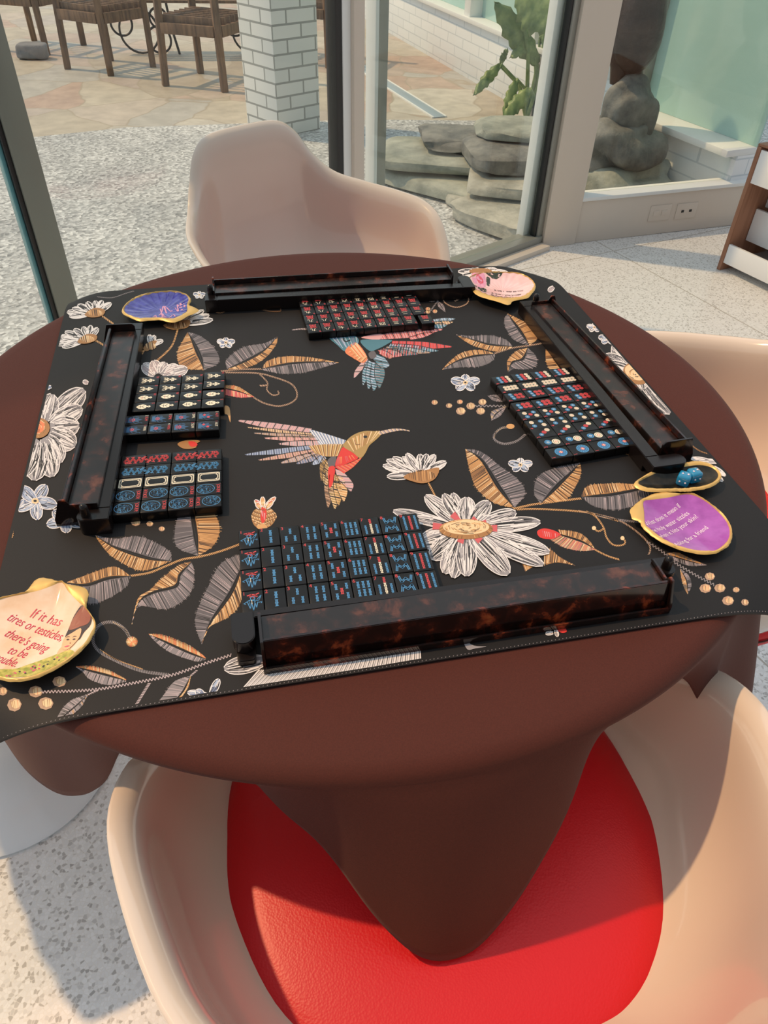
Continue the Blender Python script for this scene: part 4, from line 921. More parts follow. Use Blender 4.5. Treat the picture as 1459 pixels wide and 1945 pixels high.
def dot(n):
    F = Face(); digit(F, n, -.4); B, Rd, W = 1, 2, 3
    if n == 1:
        F.disc(0, -2.5, 8.2, B, 0, 28)
        for k in range(12): a_ = k / 12 * 2 * pi; F.disc(6 * math.cos(a_), -2.5 + 6 * math.sin(a_), .9, 4, 1, 8)
        F.ring(0, -2.5, 4.2, .7, 4, 1); F.disc(0, -2.5, 2.6, Rd, 1, 12); F.L([(-2, -2.5), (2, -2.5)], .7, W, 2); F.L([(0, -4.5), (0, -.5)], .7, W, 2)
    elif n == 2: ringdot(F, .5, 4.4, 4.8, B); ringdot(F, -.5, -6.6, 5.6, W)
    elif n == 3: ringdot(F, -3.6, 5.0, 3.2, B); ringdot(F, .6, -.6, 3.2, Rd); ringdot(F, 4.6, -6.6, 3.5, W)
    elif n in (4, 5):
        for x, y, c in ((4.6, 6.4, W), (-3.8, 5.6, B), (4.6, -6.8, B), (-3.8, -8.2, W)): ringdot(F, x, y, 3.3, c)
        if n == 5: ringdot(F, .4, -.8, 2.8, Rd)
    elif n == 6:
        for x, y, c in ((2.8, 6.4, B), (-3.2, 5.4, B), (3.6, -1.2, Rd), (-3, -2, Rd), (3.6, -8, Rd), (-3, -9, Rd)): ringdot(F, x, y, 3.3, c)
    elif n == 7:
        for x, y, c in ((6, 6.4, B), (.6, 5.6, B), (-4.4, 4.8, B), (3.6, -1.6, Rd), (-3, -2.2, Rd), (3.6, -8, Rd), (-3, -9, Rd)): ringdot(F, x, y, 3.0, c)
    elif n == 8:
        for y in (6, .8, -4.4, -9.6):
            for x in (-2.6, 3.2): ringdot(F, x, y, 2.9, W)
    else:
        for y, c in ((5, B), (-1.6, Rd), (-8.4, W)):
            for x in (-5.6, 0, 5.6): ringdot(F, x, y + x * .08, 2.9, c)
    return F.done('circle_tile')
NUMS = '一二三四五六七八九'
def crak(n):
    F = Face(); digit(F, n, 0); F.text(NUMS[n - 1], 1.6, 5.6, None, 3, fit=9 if n != 1 else 9); F.text('萬', .6, -6.8, None, 2, fit=11.5)
    return F.done('character_tile')
def wind(L):
    F = Face(); F.text(L, -7.4, 12.0, 3.8, 2); W = 3
    if L in 'NE':
        F.P([(0, 9), (2.2, 5.4), (-2.2, 5.4)], W); F.P([(-3.4, 4.8), (3.4, 4.8), (5, 1), (-5, 1)], W); F.P([(-2, .6), (2, .6), (1.4, -3), (-1.4, -3)], W)
        F.L([(-1, -2), (-5.4, -6.4), (-4.6, -9.4)], 1.7, W); F.L([(1, -2), (5.4, -6.4), (4.6, -9.4)], 1.7, W); F.P([(-2, -4), (2, -4), (0, -10)], W)
        if L == 'N':
            F.disc(-4.6, -7.6, 2.2, W); F.disc(4.6, -7.6, 2.2, W)
        F.L([(-2.4, 3), (2.4, 3)], .6, 0, 1)
    else:
        F.P([(0, 9.4), (3, 6.6), (-3, 6.6)], W); F.P([(-1.6, 6.2), (1.6, 6.2), (1.2, 3.6), (-1.2, 3.6)], W)
        F.P([(-3.6, 3.4), (3.6, 3.4), (5.6, -1.4), (4.4, -6.4), (0, -10), (-4.4, -6.4), (-5.6, -1.4)], W); F.L([(-2.4, .6), (0, -2.4), (2.4, .6)], .8, 0, 1); F.L([(0, -3.2), (0, -7)], .8, 0, 1); F.L([(-3, -4.4), (3, -4.4)], .6, 2 if L == 'W' else 0, 1)
    return F.done('wind_tile')
def flower(word, num, wc, nc, rings_):
    F = Face(); F.text(word, -1.4, 11.6, 3.6, wc, fit=9.5); F.text(str(num), -8.6, 11.6, 3.4, nc); D = 4
    F.P([(-6, -12), (6, -12), (7, -6), (4, -3), (5.6, 3), (2.4, 1.4), (0, 7), (-2.4, 1), (-5.6, 2.6), (-4.4, -3.4), (-7.4, -7)], D); F.L([(3.8, -8), (8.6, -1), (6.4, 4), (8, 7)], 1.0, D); F.L([(-4, -8), (-8.6, -4), (-7.2, .6)], 1.0, D)
    for k in range(5): F.L([(-4 + 2 * k, -11), (-3.2 + 1.6 * k, -6)], .5, 1, 1)
    if rings_ == 1: F.ring(0, -6.4, 3.6, 1.1, 2, 1, 16); F.disc(0, -6.4, 1.2, 2, 1, 10)
    elif rings_ == 2: F.disc(-2.6, -5, 2.0, 2, 1, 12); F.disc(2.6, .6, 2.0, 2, 1, 12)
    else: F.ring(0, -4.6, 2.8, .9, 2, 1, 12); F.L([(-2, -6), (2, -3)], .7, 2, 2)
    return F.done('flower_tile')
def dragon(c):
    F = Face(); q = cat([(-2, 12), (3, 9.6), (-1, 6.4), (2.6, 3), (-2.6, -.6), (2.4, -4), (-2.4, -7.4), (1, -10.4), (4.6, -9)], 40)
    F.L(q, 2.6, c); F.ring(4.4, -8, 2.4, .9, c, 0, 12); F.disc(-2.6, 11.4, 2.2, c, 0, 10)
    for x, y, a_ in ((3, 9, 20), (-3.6, 6, 160), (4, 3, -10), (-4.2, -.6, 190), (4, -4, 10), (-4, -7.6, 170), (-4.4, 12.6, 150), (0, 13.4, 90)):
        a_ = R(a_); F.L([(x * .5, y), (x + 2.4 * math.cos(a_), y + 2.4 * math.sin(a_))], 1.0, c)
        for dlt in (-.7, .7): F.L([(x, y), (x + 3.2 * math.cos(a_ + dlt), y + 3.2 * math.sin(a_ + dlt))], .6, c)
    return F.done('dragon_tile')
def soap():
    F = Face()
    def rect(w_, h_, t_, ch, c):
        q = [(-w_ + ch, h_), (w_ - ch, h_), (w_, h_ - ch), (w_, -h_ + ch), (w_ - ch, -h_), (-w_ + ch, -h_), (-w_, -h_ + ch), (-w_, h_ - ch), (-w_ + ch, h_)]; F.L(q, t_, c)
    rect(7.6, 12.4, 1.1, .8, 3); rect(5.6, 10.4, .9, 3, 3)
    for sx_ in (1, -1):
        for sy in (1, -1): F.ring(sx_ * 5.6, sy * 10.2, 1.5, .5, 3, 0, 10)
    return F.done('white_dragon_tile')
def joker():
    F = Face(); random.seed(3); F.ring(0, -3.4, 8.8, .7, 1, 0, 28, 10.6)
    for k in range(46):
        a_ = random.random() * 6.28; r_ = math.sqrt(random.random()) * .86; x, y = 8 * r_ * math.cos(a_), -3.4 + 9.6 * r_ * math.sin(a_); b_ = random.random() * 6.28
        F.L([(x, y), (x + 1.3 * math.cos(b_), y + 1.3 * math.sin(b_)), (x + 1.8 * math.cos(b_ + .9), y + 1.8 * math.sin(b_ + .9))], .75, 1 if k % 3 else 4, 1)
    for k, ch in enumerate('JOKER'): F.text(ch, -6.8 + 3.4 * k, 11.6 - .12 * (k - 2) ** 2, 3.9, 2, rot=R(-8 * (k - 2)))
    return F.done('joker_tile')

def place(me, name, org, th, u, v, rot, label, cat_, group):
    x = org[0] + math.cos(th) * u - math.sin(th) * v; y = org[1] + math.sin(th) * u + math.cos(th) * v
    o = bpy.data.objects.new(name, me); COL.objects.link(o)
    o.location = (x, y, ZM + 0.0001); o.rotation_euler = (0, 0, th + rot + random.uniform(-.006, .006)); tag(o, label, cat_, group); return o
ORD = ['first', 'second', 'third', 'fourth']
RN4 = ['far row', 'second row', 'third row', 'bottom row']
LG, SG = 0.03059, 0.0223      # pitch along the long and short side
WORD = ['', 'one', 'two', 'three', 'four', 'five', 'six', 'seven', 'eight', 'nine']
# bamboo block, near the camera
th = R(11.36)
for n in range(1, 10):
    me = bam(n)
    for r_ in range(4):
        what = 'black tile with blue bird and red crest' if n == 1 else 'black tile numbered %d with blue bamboo sticks' % n
        if n == 8: what = 'black tile numbered 8 with blue zigzag bamboo'
        place(me, 'bamboo_tile', (-0.1613, 0.5886), th, (n - .5) * SG * 1.01, -(r_ + .5) * LG + random.uniform(-.0006, .0006), 0,
              '%s, %s of the near block' % (what, RN4[r_] if r_ < 3 else 'row touching the rack'), 'tile', 'bamboo tiles in the near block')
# character block, at the far rack
th = R(14.08)
for k in range(9):
    n = 9 - k; me = crak(n)
    for r_ in range(4):
        dx, dy = (0.0052, -0.002) if (k == 8 and r_ == 3) else (0, 0)
        place(me, 'character_tile', (-0.158, 1.1645), th, (k + .5) * SG * 1.01 + dx, -(r_ + .5) * LG + random.uniform(-.0005, .0005) + dy, pi,
              'black tile with red character and white numeral %s, %s, far block' % (WORD[n], RN4[r_]), 'tile', 'character tiles in the far block')
# circle block, at the right rack
th = R(17.51); LF = ['leftmost in its row', 'second from left', 'third from left', 'touching the right rack']
for r_ in range(9):
    n = 9 - r_; me = dot(n)
    for k in range(4):
        place(me, 'circle_tile', (0.1493, 0.9303), th, (k + .5) * LG, -(r_ + .5) * SG * 1.01 + random.uniform(-.0006, .0006) + (-.0022 if k < 2 and r_ in (3, 4, 5) else 0), pi / 2,
              'black tile with %s in the right block, %s' % ('one large blue disc' if n == 1 else '%s round dots' % WORD[n], LF[k]), 'tile', 'circle tiles in the right block')
# winds and flowers, left
th = R(9.05); LF = ['beside the left rack', 'second from left rack', 'third from left rack', 'rightmost']
WN = {'N': 'north', 'E': 'east', 'W': 'west', 'S': 'south'}
for r_, L in enumerate('NEWS'):
    me = wind(L)
    for k in range(4):
        dv = 0.004 if (k == 3 and r_ < 2) else 0
        place(me, 'wind_tile', (-0.3569, 0.9008), th, (k + .5) * LG, -(r_ + .5) * SG + dv, -pi / 2, 'black tile with white emblem and red letter %s, %s' % (L, LF[k]), 'tile', 'wind tiles in the left block')
for r_, row in enumerate(((('SUM', 2, 2, 3, 1), ('SPR', 1, 2, 3, 3), ('SPR', 1, 3, 2, 3), ('AUT', 2, 2, 3, 2)), (('WIN', 1, 3, 2, 3), ('WIN', 4, 2, 3, 3), ('SUM', 2, 3, 2, 1), ('AUT', 1, 3, 2, 2)))):
    for k, a_ in enumerate(row):
        me = flower(*a_)
        place(me, 'flower_tile', (-0.3569, 0.9008), th, (k + .5) * LG - .005, -(r_ + 4.5) * SG - .0085, -pi / 2, 'black flower tile with letters %s, %s flower row, %s' % (a_[0], 'far' if r_ == 0 else 'near', LF[k]), 'tile', 'flower tiles in the left block')
th = R(10.45)
for r_, (me, nm, ds) in enumerate(((dragon(2), 'dragon_tile', 'black tile with a red dragon'), (dragon(1), 'dragon_tile', 'black tile with a blue dragon'), (soap(), 'white_dragon_tile', 'black tile with a white double frame'), (joker(), 'joker_tile', 'black joker tile, upper joker row'), (None, 'joker_tile', 'black joker tile, lower joker row'))):
    if me is None: me = jm
    if nm == 'joker_tile': jm = me
    for k in range(4):
        fl = pi if (r_, k) in ((0, 1), (1, 1), (0, 3), (1, 3), (3, 1), (4, 3)) else 0
        place(me, nm, (-0.3277, 0.7165), th, (k + .5) * LG, -(r_ + .5) * SG, -pi / 2 + fl, ds + ', ' + LF[k], 'tile', {'dragon_tile': 'dragon tiles', 'white_dragon_tile': 'white dragon tiles', 'joker_tile': 'joker tiles'}[nm] + ' in the near left block')
random.seed(11)

# ------------------------------------------------------------------ racks and pushers
def make_rack(loc, rz, label):
    t = thing('tile_rack', label, 'rack', loc, rz, 'tortoiseshell tile racks around the mat'); X = 0.2045
    def pr(nm, pl, x0, x1, m, bev=0.0006):
        bm = bmesh.new(); prism(bm, pl, lambda u, v, e: (x1 if e else x0, u, v)); bmesh.ops.recalc_face_normals(bm, faces=bm.faces)
        bmesh.ops.bevel(bm, geom=[e for e in bm.edges], offset=bev, segments=2, affect='EDGES'); return obj(nm, bm, m, t, 30)
    pr('deck', [(0, 0.0), (0.033, 0.0), (0.033, 0.0255), (0.0, 0.0255)], -X, X, M_DECK)
    pr('sloped_face', [(0.0335, 0.0), (0.0440, 0.0), (0.0440, 0.006), (0.0372, 0.0335), (0.0335, 0.0335)], -X, X, M_TORT)
    pr('ledge', [(0.0443, 0.0), (0.0500, 0.0), (0.0500, 0.0085), (0.0487, 0.0085), (0.0487, 0.0045), (0.0443, 0.0045)], -X - .001, X + .001, M_TORT, .0004)
    for s in (1, -1):
        x0, x1 = (X + .0002, X + .0030) if s > 0 else (-X - .0030, -X - .0002)
        pr('end_cap', [(0, 0), (.0500, 0), (.0500, .010), (.0395, .0375), (.0335, .0375), (.029, .030), (0, .030)] if s < 0 else [(0, 0), (.0500, 0), (.0500, .010), (.041, .0365), (.004, .0365), (0, .0325)], x0, x1, M_TORT, .0004)
    return t
def make_pusher(loc, rz, label, aw=.0190):
    t = thing('rack_pusher', label, 'rack arm', loc, rz, 'black pusher arms along the racks')
    def out(x0, x1, y0, y1, r_, n=8, corners=(0, 0, 1, 1)):
        q = []
        for (cx_, cy_, a0), on in zip(((x0, y0, 180), (x1, y0, 270), (x1, y1, 0), (x0, y1, 90)), corners):
            if not on: q.append((cx_, cy_)); continue
            ox, oy = (cx_ + r_ if cx_ == x0 else cx_ - r_), (cy_ + r_ if cy_ == y0 else cy_ - r_)
            q += [(ox + r_ * math.cos(R(a0 + 90 * k / n)), oy + r_ * math.sin(R(a0 + 90 * k / n))) for k in range(n + 1)]
        return q
    def pr(nm, pl, z0, z1, m):
        bm = bmesh.new(); prism(bm, pl, lambda u, v, e: (u, v, z1 if e else z0)); bmesh.ops.recalc_face_normals(bm, faces=bm.faces)
        bmesh.ops.bevel(bm, geom=[e for e in bm.edges if abs(e.verts[0].co.z - e.verts[1].co.z) < 1e-6], offset=.0008, segments=2, affect='EDGES'); return obj(nm, bm, m, t, 35)
    pr('arm', out(-.2100, .2100, -aw, -.0010, .001, 2), 0, .0225, M_BLACK)
    pr('end_block', out(.2102, .2320, -aw, .0300, .0108), .008, .0225, M_BLACK)
    pr('end_block', out(-.2300, -.2102, -aw, .0160, .0095), 0, .0225, M_BLACK)
    pr('foot', out(.2115, .2290, -.0150, .0390, .004), 0, .0078, M_BLACK)
    bm = bmesh.new(); lathe(bm, [(0, .0226), (.0052, .0226), (.0048, .033), (.0040, .0365), (.0022, .0382), (0, .0386)], 20, (-.2205, .006, 0)); obj('peg', bm, M_BLACK, t, 40)
    return t
rk = [((0.084, 0.502, ZM), R(192.8), 'tortoiseshell tile rack nearest the red chair seat'), ((-0.3555, 0.8125, ZM), R(99.7), 'tortoiseshell tile rack at the left, between the blue dish and the yellow dish'),
      ((0.2915, 0.9475, ZM), R(-74.2), 'tortoiseshell tile rack at the right, beside the round dot tiles'), ((-0.094, 1.1915, ZM), R(11.8), 'tortoiseshell tile rack at the far side of the mat')]
r0 = make_rack(*rk[0])
for a_ in rk[1:]: dup(r0, *a_)
pk = []
for (x, y), an, lb in (((0.0806, 0.5110), 192.33, 'black pusher arm against the rack nearest the red chair'), ((-0.3475, 0.8172), 100.4, 'black pusher arm along the left rack, beside the wind tiles'),
                       ((0.2755, 0.940), -75.9, 'black pusher arm along the right rack, beside the round dot tiles'), ((-0.0815, 1.172), 10.6, 'black pusher arm along the far rack, behind the character tiles')):
    yl = Vector((-math.sin(R(an)), math.cos(R(an)), 0)); p = Vector((x, y, ZM)) + yl * (.0094 if an == 192.33 else .0173); pk.append((p, R(an), lb))
make_pusher(*pk[0], aw=.0092)
p0 = make_pusher(*pk[1])
for a_ in pk[2:]: dup(p0, *a_)

# ------------------------------------------------------------------ shell dishes
def dish(label, tr, outer, inner, m_in, rimz=.013, draw=None, tilt=None, ridges=0):
    O = [P(*q, ZM + rimz) for q in cat(tr(outer), 72, True)]
    I = [P(*q, ZM + rimz * .85) for q in cat(tr(inner), 72, True)]
    c = sum(I, Vector()) / len(I); c.z = ZM
    t = thing('shell_dish', label, 'dish', c, 0, 'decorated shell dishes on the mat', world=True)
    # polar resampling about the centre of the lining
    NA = 96
    def radial(Q):
        angs = sorted(((math.atan2(p.y - c.y, p.x - c.x), math.hypot(p.x - c.x, p.y - c.y)) for p in Q)); out = []
        for k in range(NA):
            a = -pi + 2 * pi * k / NA; best = None
            for (a0, r0_), (a1, r1_) in zip(angs, angs[1:] + [(angs[0][0] + 2 * pi, angs[0][1])]):
                for off in (0, 2 * pi):
                    if a0 <= a + off <= a1 and a1 > a0: best = r0_ + (r1_ - r0_) * (a + off - a0) / (a1 - a0)
            out.append(best if best is not None else angs[0][1])
        return out
    ri = radial(I); ro = radial(O); ro = [max(o_, i_ + .0012) for o_, i_ in zip(ro, ri)]
    def zin(f, a): return ZM + .0030 + (rimz - .004) * f ** 2.2 + (math.sin(a * ridges) * .0007 * f if ridges else 0)
    def surf(x, y, lift=.00025):
        a = math.atan2(y - c.y, x - c.x); k = (a + pi) / (2 * pi) * NA; k0 = int(k) % NA; r_ = ri[k0] + (ri[(k0 + 1) % NA] - ri[k0]) * (k - int(k))
        f = min(1.0, math.hypot(x - c.x, y - c.y) / r_); return Vector((x, y, zin(f, a) + lift))
    bm = bmesh.new(); NR = 10; rows = []
    for j in range(1, NR + 1):
        f = j / NR; rows.append([bm.verts.new((c.x + ri[k] * f * math.cos(-pi + 2 * pi * k / NA), c.y + ri[k] * f * math.sin(-pi + 2 * pi * k / NA), zin(f, -pi + 2 * pi * k / NA))) for k in range(NA)])
    cv = bm.verts.new((c.x, c.y, zin(0, 0)))
    for k in range(NA): bm.faces.new((cv, rows[0][k], rows[0][(k + 1) % NA]))
    for A, B in zip(rows, rows[1:]):
        for k in range(NA): bm.faces.new((A[k], B[k], B[(k + 1) % NA], A[(k + 1) % NA]))
    lining = obj('lining', bm, m_in, t, 60)
    bm = bmesh.new(); rows = []
    for q in range(5):
        row = []
        for k in range(NA):
            a = -pi + 2 * pi * k / NA; j = random.uniform(-.0004, .0004); w_ = ro[k] - ri[k]
            r_, z = ((ri[k] - .0002, zin(1, a) - .0004), (ri[k] + w_ * .3, ZM + rimz + .0008 + j), (ri[k] + w_ * .75, ZM + rimz + .0006 + j), (ro[k] + j, ZM + rimz - .0014), (ri[k] * .45, ZM + .0010))[q]
            row.append(bm.verts.new((c.x + r_ * math.cos(a), c.y + r_ * math.sin(a), z)))
        rows.append(row)
    for A, B in zip(rows, rows[1:]):
        for k in range(NA): bm.faces.new((A[k], B[k], B[(k + 1) % NA], A[(k + 1) % NA]))
    bm.faces.new(rows[-1])
    rim = obj('gold_rim', bm, M_GOLD, t, 60); rim['label'] = 'uneven gold leaf rim'
    if draw: draw(t, tr, surf, lambda q: P(*tr([q])[0], ZM + .012))
    return t
def lettering(t, tr, surf, at, lines, m, name='lettering', shear=0.0, h=.006, flip=False):
    bm = bmesh.new()
    for s, a, b in lines:
        A, B = at(a), at(b); ex = (B - A); W_ = ex.length; ex.normalize(); ey = Vector((-ex.y, ex.x, 0))
        text_into(bm, s, lambda x, y: surf(*(A + ex * x + ey * y)[:2]), 0, fit=W_, h=h, shear=shear)
    return obj(name, bm, m, t, None, recalc=False)
def patch(bm, surf, at, pts, mi, lift=.00025, sm=True):
    q = cat(pts, len(pts) * 4, True) if sm else pts; cx = sum(p[0] for p in q) / len(q); cy = sum(p[1] for p in q) / len(q)
    g = lambda p: surf(*at(p)[:2], lift); cv = bm.verts.new(g((cx, cy))); mid = [bm.verts.new(g(((p[0] + cx) / 2, (p[1] + cy) / 2))) for p in q]; ed = [bm.verts.new(g(p)) for p in q]; n = len(q)
    for k in range(n):
        for vs in ((cv, mid[k], mid[(k + 1) % n]), (mid[k], ed[k], ed[(k + 1) % n], mid[(k + 1) % n])):
            try: f = bm.faces.new(vs); f.material_index = mi
            except ValueError: pass
M_INK = mat('print_black', srgb(40, 34, 36), 0.4); M_PRED = mat('print_crimson', srgb(206, 40, 74), 0.4); M_PWHITE = mat('print_white', srgb(246, 226, 240), 0.4)
M_PPINK = mat('print_pink', srgb(230, 160, 190), 0.4); M_SKIN = mat('print_skin', srgb(236, 186, 140), 0.4); M_HAIR = mat('print_hair', srgb(62, 50, 50), 0.4); M_RUST = mat('print_rust', srgb(150, 82, 62), 0.4)
M_OLIVE = mat('print_floral', rough=0.3, build=b_mottle(srgb(150, 150, 50), srgb(214, 196, 96), 220)); M_ROSE = mat('print_rose', srgb(216, 92, 112), 0.4); M_DGREEN = mat('print_leaf', srgb(48, 58, 44), 0.4)
M_DBLUE = mat('lining_blue', rough=0.15, coat=.5, build=b_mottle(srgb(50, 44, 140), srgb(84, 84, 180), 90)); M_DPINK = mat('lining_pink', rough=0.15, coat=.5, build=b_mottle(srgb(236, 188, 186), srgb(244, 206, 206), 40))
M_DPURP = mat('lining_purple', rough=0.2, coat=.4, build=b_mottle(srgb(150, 62, 160), srgb(172, 84, 182), 60)); M_DPEACH = mat('lining_peach', rough=0.12, coat=.7, build=b_mottle(srgb(240, 200, 160), srgb(250, 220, 190), 50)); M_DBLK = mat('lining_black', rough=0.35, spec=.3, build=b_mottle(srgb(22, 24, 22), srgb(56, 50, 40), 70))
d1 = T(6.632, 200, 520)
def blue_draw(t, tr, surf, at):
    bm = bmesh.new()
    def pen(q):
        q = cat(q, 26)
        for a, b in zip(q, q[1:]):
            A, B = at(a), at(b); d = (B - A)
            if d.length < 1e-6: continue
            n = Vector((-d.y, d.x, 0)).normalized() * .0009
            bm.faces.new([bm.verts.new(surf(*p[:2])) for p in (A + n, A - n, B - n, B + n)])
    pen([(670, 470), (700, 420), (720, 350), (760, 440), (740, 350), (815, 420), (830, 410)]); pen([(680, 380), (715, 490), (690, 430), (735, 480)])
    pen([(600, 550), (620, 470), (650, 540), (700, 540), (720, 490), (790, 540), (850, 470), (880, 530)]); pen([(870, 380), (915, 440), (900, 345), (970, 440), (935, 340), (1005, 410), (980, 350)])
    obj('lettering', bm, M_PPINK, t, None, recalc=False)
dish('royal blue shell dish with gold rim at the far left of the mat', d1, [(205, 465), (240, 400), (330, 320), (450, 265), (600, 230), (750, 215), (900, 220), (1020, 255), (1075, 305), (1075, 350), (1060, 400), (1180, 442), (1130, 490), (1040, 520), (960, 572), (860, 605), (760, 592), (690, 575), (560, 580), (430, 590), (340, 555), (240, 510)],
     [(240, 462), (290, 385), (420, 305), (600, 255), (750, 237), (900, 240), (1010, 275), (1048, 320), (1030, 400), (1030, 470), (940, 535), (830, 568), (700, 560), (560, 560), (430, 565), (300, 525)], M_DBLUE, draw=blue_draw, ridges=22)
d2 = T(7.295, 860, 490)
def pink_draw(t, tr, surf, at):
    bm = bmesh.new()
    patch(bm, surf, at, [(260, 250), (340, 225), (430, 235), (465, 300), (440, 370), (360, 385), (290, 330)], 0); patch(bm, surf, at, [(330, 250), (400, 260), (430, 310), (380, 330), (340, 300)], 1, .0004)
    patch(bm, surf, at, [(455, 225), (560, 212), (690, 215), (640, 262), (560, 268), (520, 250)], 2); patch(bm, surf, at, [(470, 260), (520, 265), (515, 335), (480, 330)], 2); patch(bm, surf, at, [(350, 395), (430, 370), (475, 400), (455, 450), (390, 445)], 2); patch(bm, surf, at, [(235, 335), (300, 365), (340, 400), (280, 385)], 2)
    obj('rose_print', bm, [M_PPINK, M_ROSE, M_DGREEN], t, None, recalc=False)
    bm = bmesh.new(); random.seed(5)
    for (x0, y0), (x1, y1) in (((590, 385), (985, 425)), ((545, 435), (955, 490)), ((530, 475), (900, 540)), ((490, 515), (770, 560))):
        n = 26
        for k in range(n):
            if random.random() < .16: continue
            f = k / n; x, y = x0 + (x1 - x0) * f, y0 + (y1 - y0) * f; hh = random.uniform(10, 22)
            A, B = at((x - 4, y - hh / 2)), at((x + 6, y + hh / 2)); n_ = Vector((.0006, 0, 0))
            bm.faces.new([bm.verts.new(surf(*p[:2])) for p in (A - n_, A + n_, B + n_, B - n_)])
            if random.random() < .6:
                A, B = at((x, y)), at((x + 12, y + random.uniform(-6, 6))); n_ = Vector((0, .0006, 0)); bm.faces.new([bm.verts.new(surf(*p[:2])) for p in (A - n_, B - n_, B + n_, A + n_)])
    obj('lettering', bm, M_INK, t, None, recalc=False)
dish('pale pink scallop shell dish with rose print at the far right of the mat', d2, [(205, 330), (225, 280), (300, 235), (400, 210), (550, 200), (700, 202), (900, 215), (1050, 270), (1130, 340), (1152, 405), (1100, 485), (1040, 545), (900, 575), (828, 590), (815, 625), (750, 642), (670, 610), (500, 562), (350, 512), (270, 440)],
     [(225, 325), (260, 270), (400, 222), (550, 212), (700, 214), (900, 228), (1040, 285), (1112, 350), (1120, 405), (1060, 480), (960, 540), (840, 558), (700, 555), (560, 540), (420, 490), (300, 420)], M_DPINK, draw=pink_draw, ridges=24, rimz=.016)
d3 = T(6.948, 1190, 860)
def purple_draw(t, tr, surf, at):
    lettering(t, tr, surf, at, [('What does it mean if', (285, 955), (745, 665)), ('the holy water sizzles', (345, 1060), (862, 745)), ('when it hits your skin?', (455, 1132), (978, 790)), ('Asking for a friend', (672, 1228), (1112, 940))], M_PWHITE, h=.0062)
dish('purple oyster shell dish with white lettering and gold rim', d3, [(45, 760), (70, 720), (180, 620), (260, 580), (350, 535), (470, 505), (560, 510), (700, 540), (860, 530), (960, 570), (1100, 660), (1240, 770), (1340, 890), (1400, 1030), (1390, 1150), (1340, 1230), (1230, 1300), (1120, 1330), (950, 1325), (750, 1285), (560, 1215), (400, 1130), (290, 1050), (200, 960), (190, 905), (90, 870), (60, 810)],
     [(225, 650), (310, 630), (540, 600), (740, 560), (850, 560), (960, 600), (1100, 690), (1240, 820), (1330, 940), (1360, 1060), (1320, 1180), (1180, 1290), (1060, 1300), (860, 1280), (640, 1220), (460, 1120), (330, 1020), (250, 950), (232, 780)], M_DPURP, draw=purple_draw, rimz=.012)
d4 = T(6.632, 0, 1080)
def peach_draw(t, tr, surf, at):
    bm = bmesh.new()
    patch(bm, surf, at, [(-200, 1290), (0, 1325), (350, 1170), (650, 1060), (740, 1030), (860, 1000), (940, 1075), (800, 1185), (600, 1290), (400, 1365), (170, 1385), (0, 1370)], 3, .0003)
    patch(bm, surf, at, [(700, 1040), (760, 940), (870, 960), (860, 1010), (760, 1050)], 2, .0004); patch(bm, surf, at, [(795, 825), (850, 690), (930, 560), (1055, 480), (1155, 620), (1140, 710), (1050, 790), (985, 880), (900, 800)], 0, .0005); patch(bm, surf, at, [(850, 715), (900, 610), (1000, 520), (1080, 500), (1150, 620), (1110, 690), (1000, 705), (920, 720)], 1, .0007)
    patch(bm, surf, at, [(768, 875), (800, 815), (900, 762), (1010, 728), (1000, 835), (940, 915), (865, 988), (805, 1000), (762, 955)], 2, .0008)
    for x, y in ((838, 852), (922, 862)): patch(bm, surf, at, [(x - 22, y), (x, y - 11), (x + 22, y + 2), (x, y + 11)], 0, .001)
    for x, y in ((835, 815), (925, 825)): patch(bm, surf, at, [(x - 30, y + 8), (x, y - 8), (x + 32, y + 4), (x, y)], 0, .001)
    patch(bm, surf, at, [(795, 952), (830, 940), (868, 948), (830, 962)], 4, .001); patch(bm, surf, at, [(868, 900), (885, 910), (868, 918)], 1, .001)
    for k in range(34):
        x = random.uniform(60, 860); y0 = 1330 - (x - 0) * .36; y = random.uniform(y0 + 20, y0 + 110)
        if y > 1370 - max(0, x - 350) * .36: continue
        patch(bm, surf, at, [(x - 16, y), (x, y - 14), (x + 16, y), (x, y + 14)], 4 if k % 3 else 0, .0005)
    obj('portrait_print', bm, [M_HAIR, M_RUST, M_SKIN, M_OLIVE, M_ROSE], t, None, recalc=False)
    lettering(t, tr, surf, at, [('If it has', (345, 555), (718, 662)), ('tires or testicles,', (62, 610), (735, 852)), ("there's going", (25, 805), (540, 1000)), ('to be', (60, 1022), (280, 1078)), ('trouble.', (-135, 1130), (170, 1215))], M_PRED, shear=.15, h=.0105)
dish('peach oyster shell dish with red lettering and portrait at the near left', d4, [(330, 290), (400, 170), (500, 105), (640, 120), (760, 168), (820, 178), (950, 205), (1060, 230), (1112, 300), (1095, 400), (1090, 520), (1160, 590), (1212, 705), (1170, 830), (1090, 960), (950, 1090), (800, 1200), (600, 1310), (400, 1390), (170, 1415), (0, 1390), (-150, 1320), (-260, 1150), (-280, 900), (-220, 650), (-120, 470), (0, 375), (200, 340)],
     [(0, 400), (300, 330), (500, 285), (690, 215), (760, 180), (810, 200), (850, 280), (960, 400), (1075, 510), (1140, 600), (1190, 705), (1150, 820), (1070, 950), (940, 1075), (790, 1185), (600, 1290), (400, 1368), (170, 1392), (0, 1365), (-140, 1295), (-240, 1140), (-255, 900), (-200, 660), (-100, 490)], M_DPEACH, draw=peach_draw, rimz=.015)
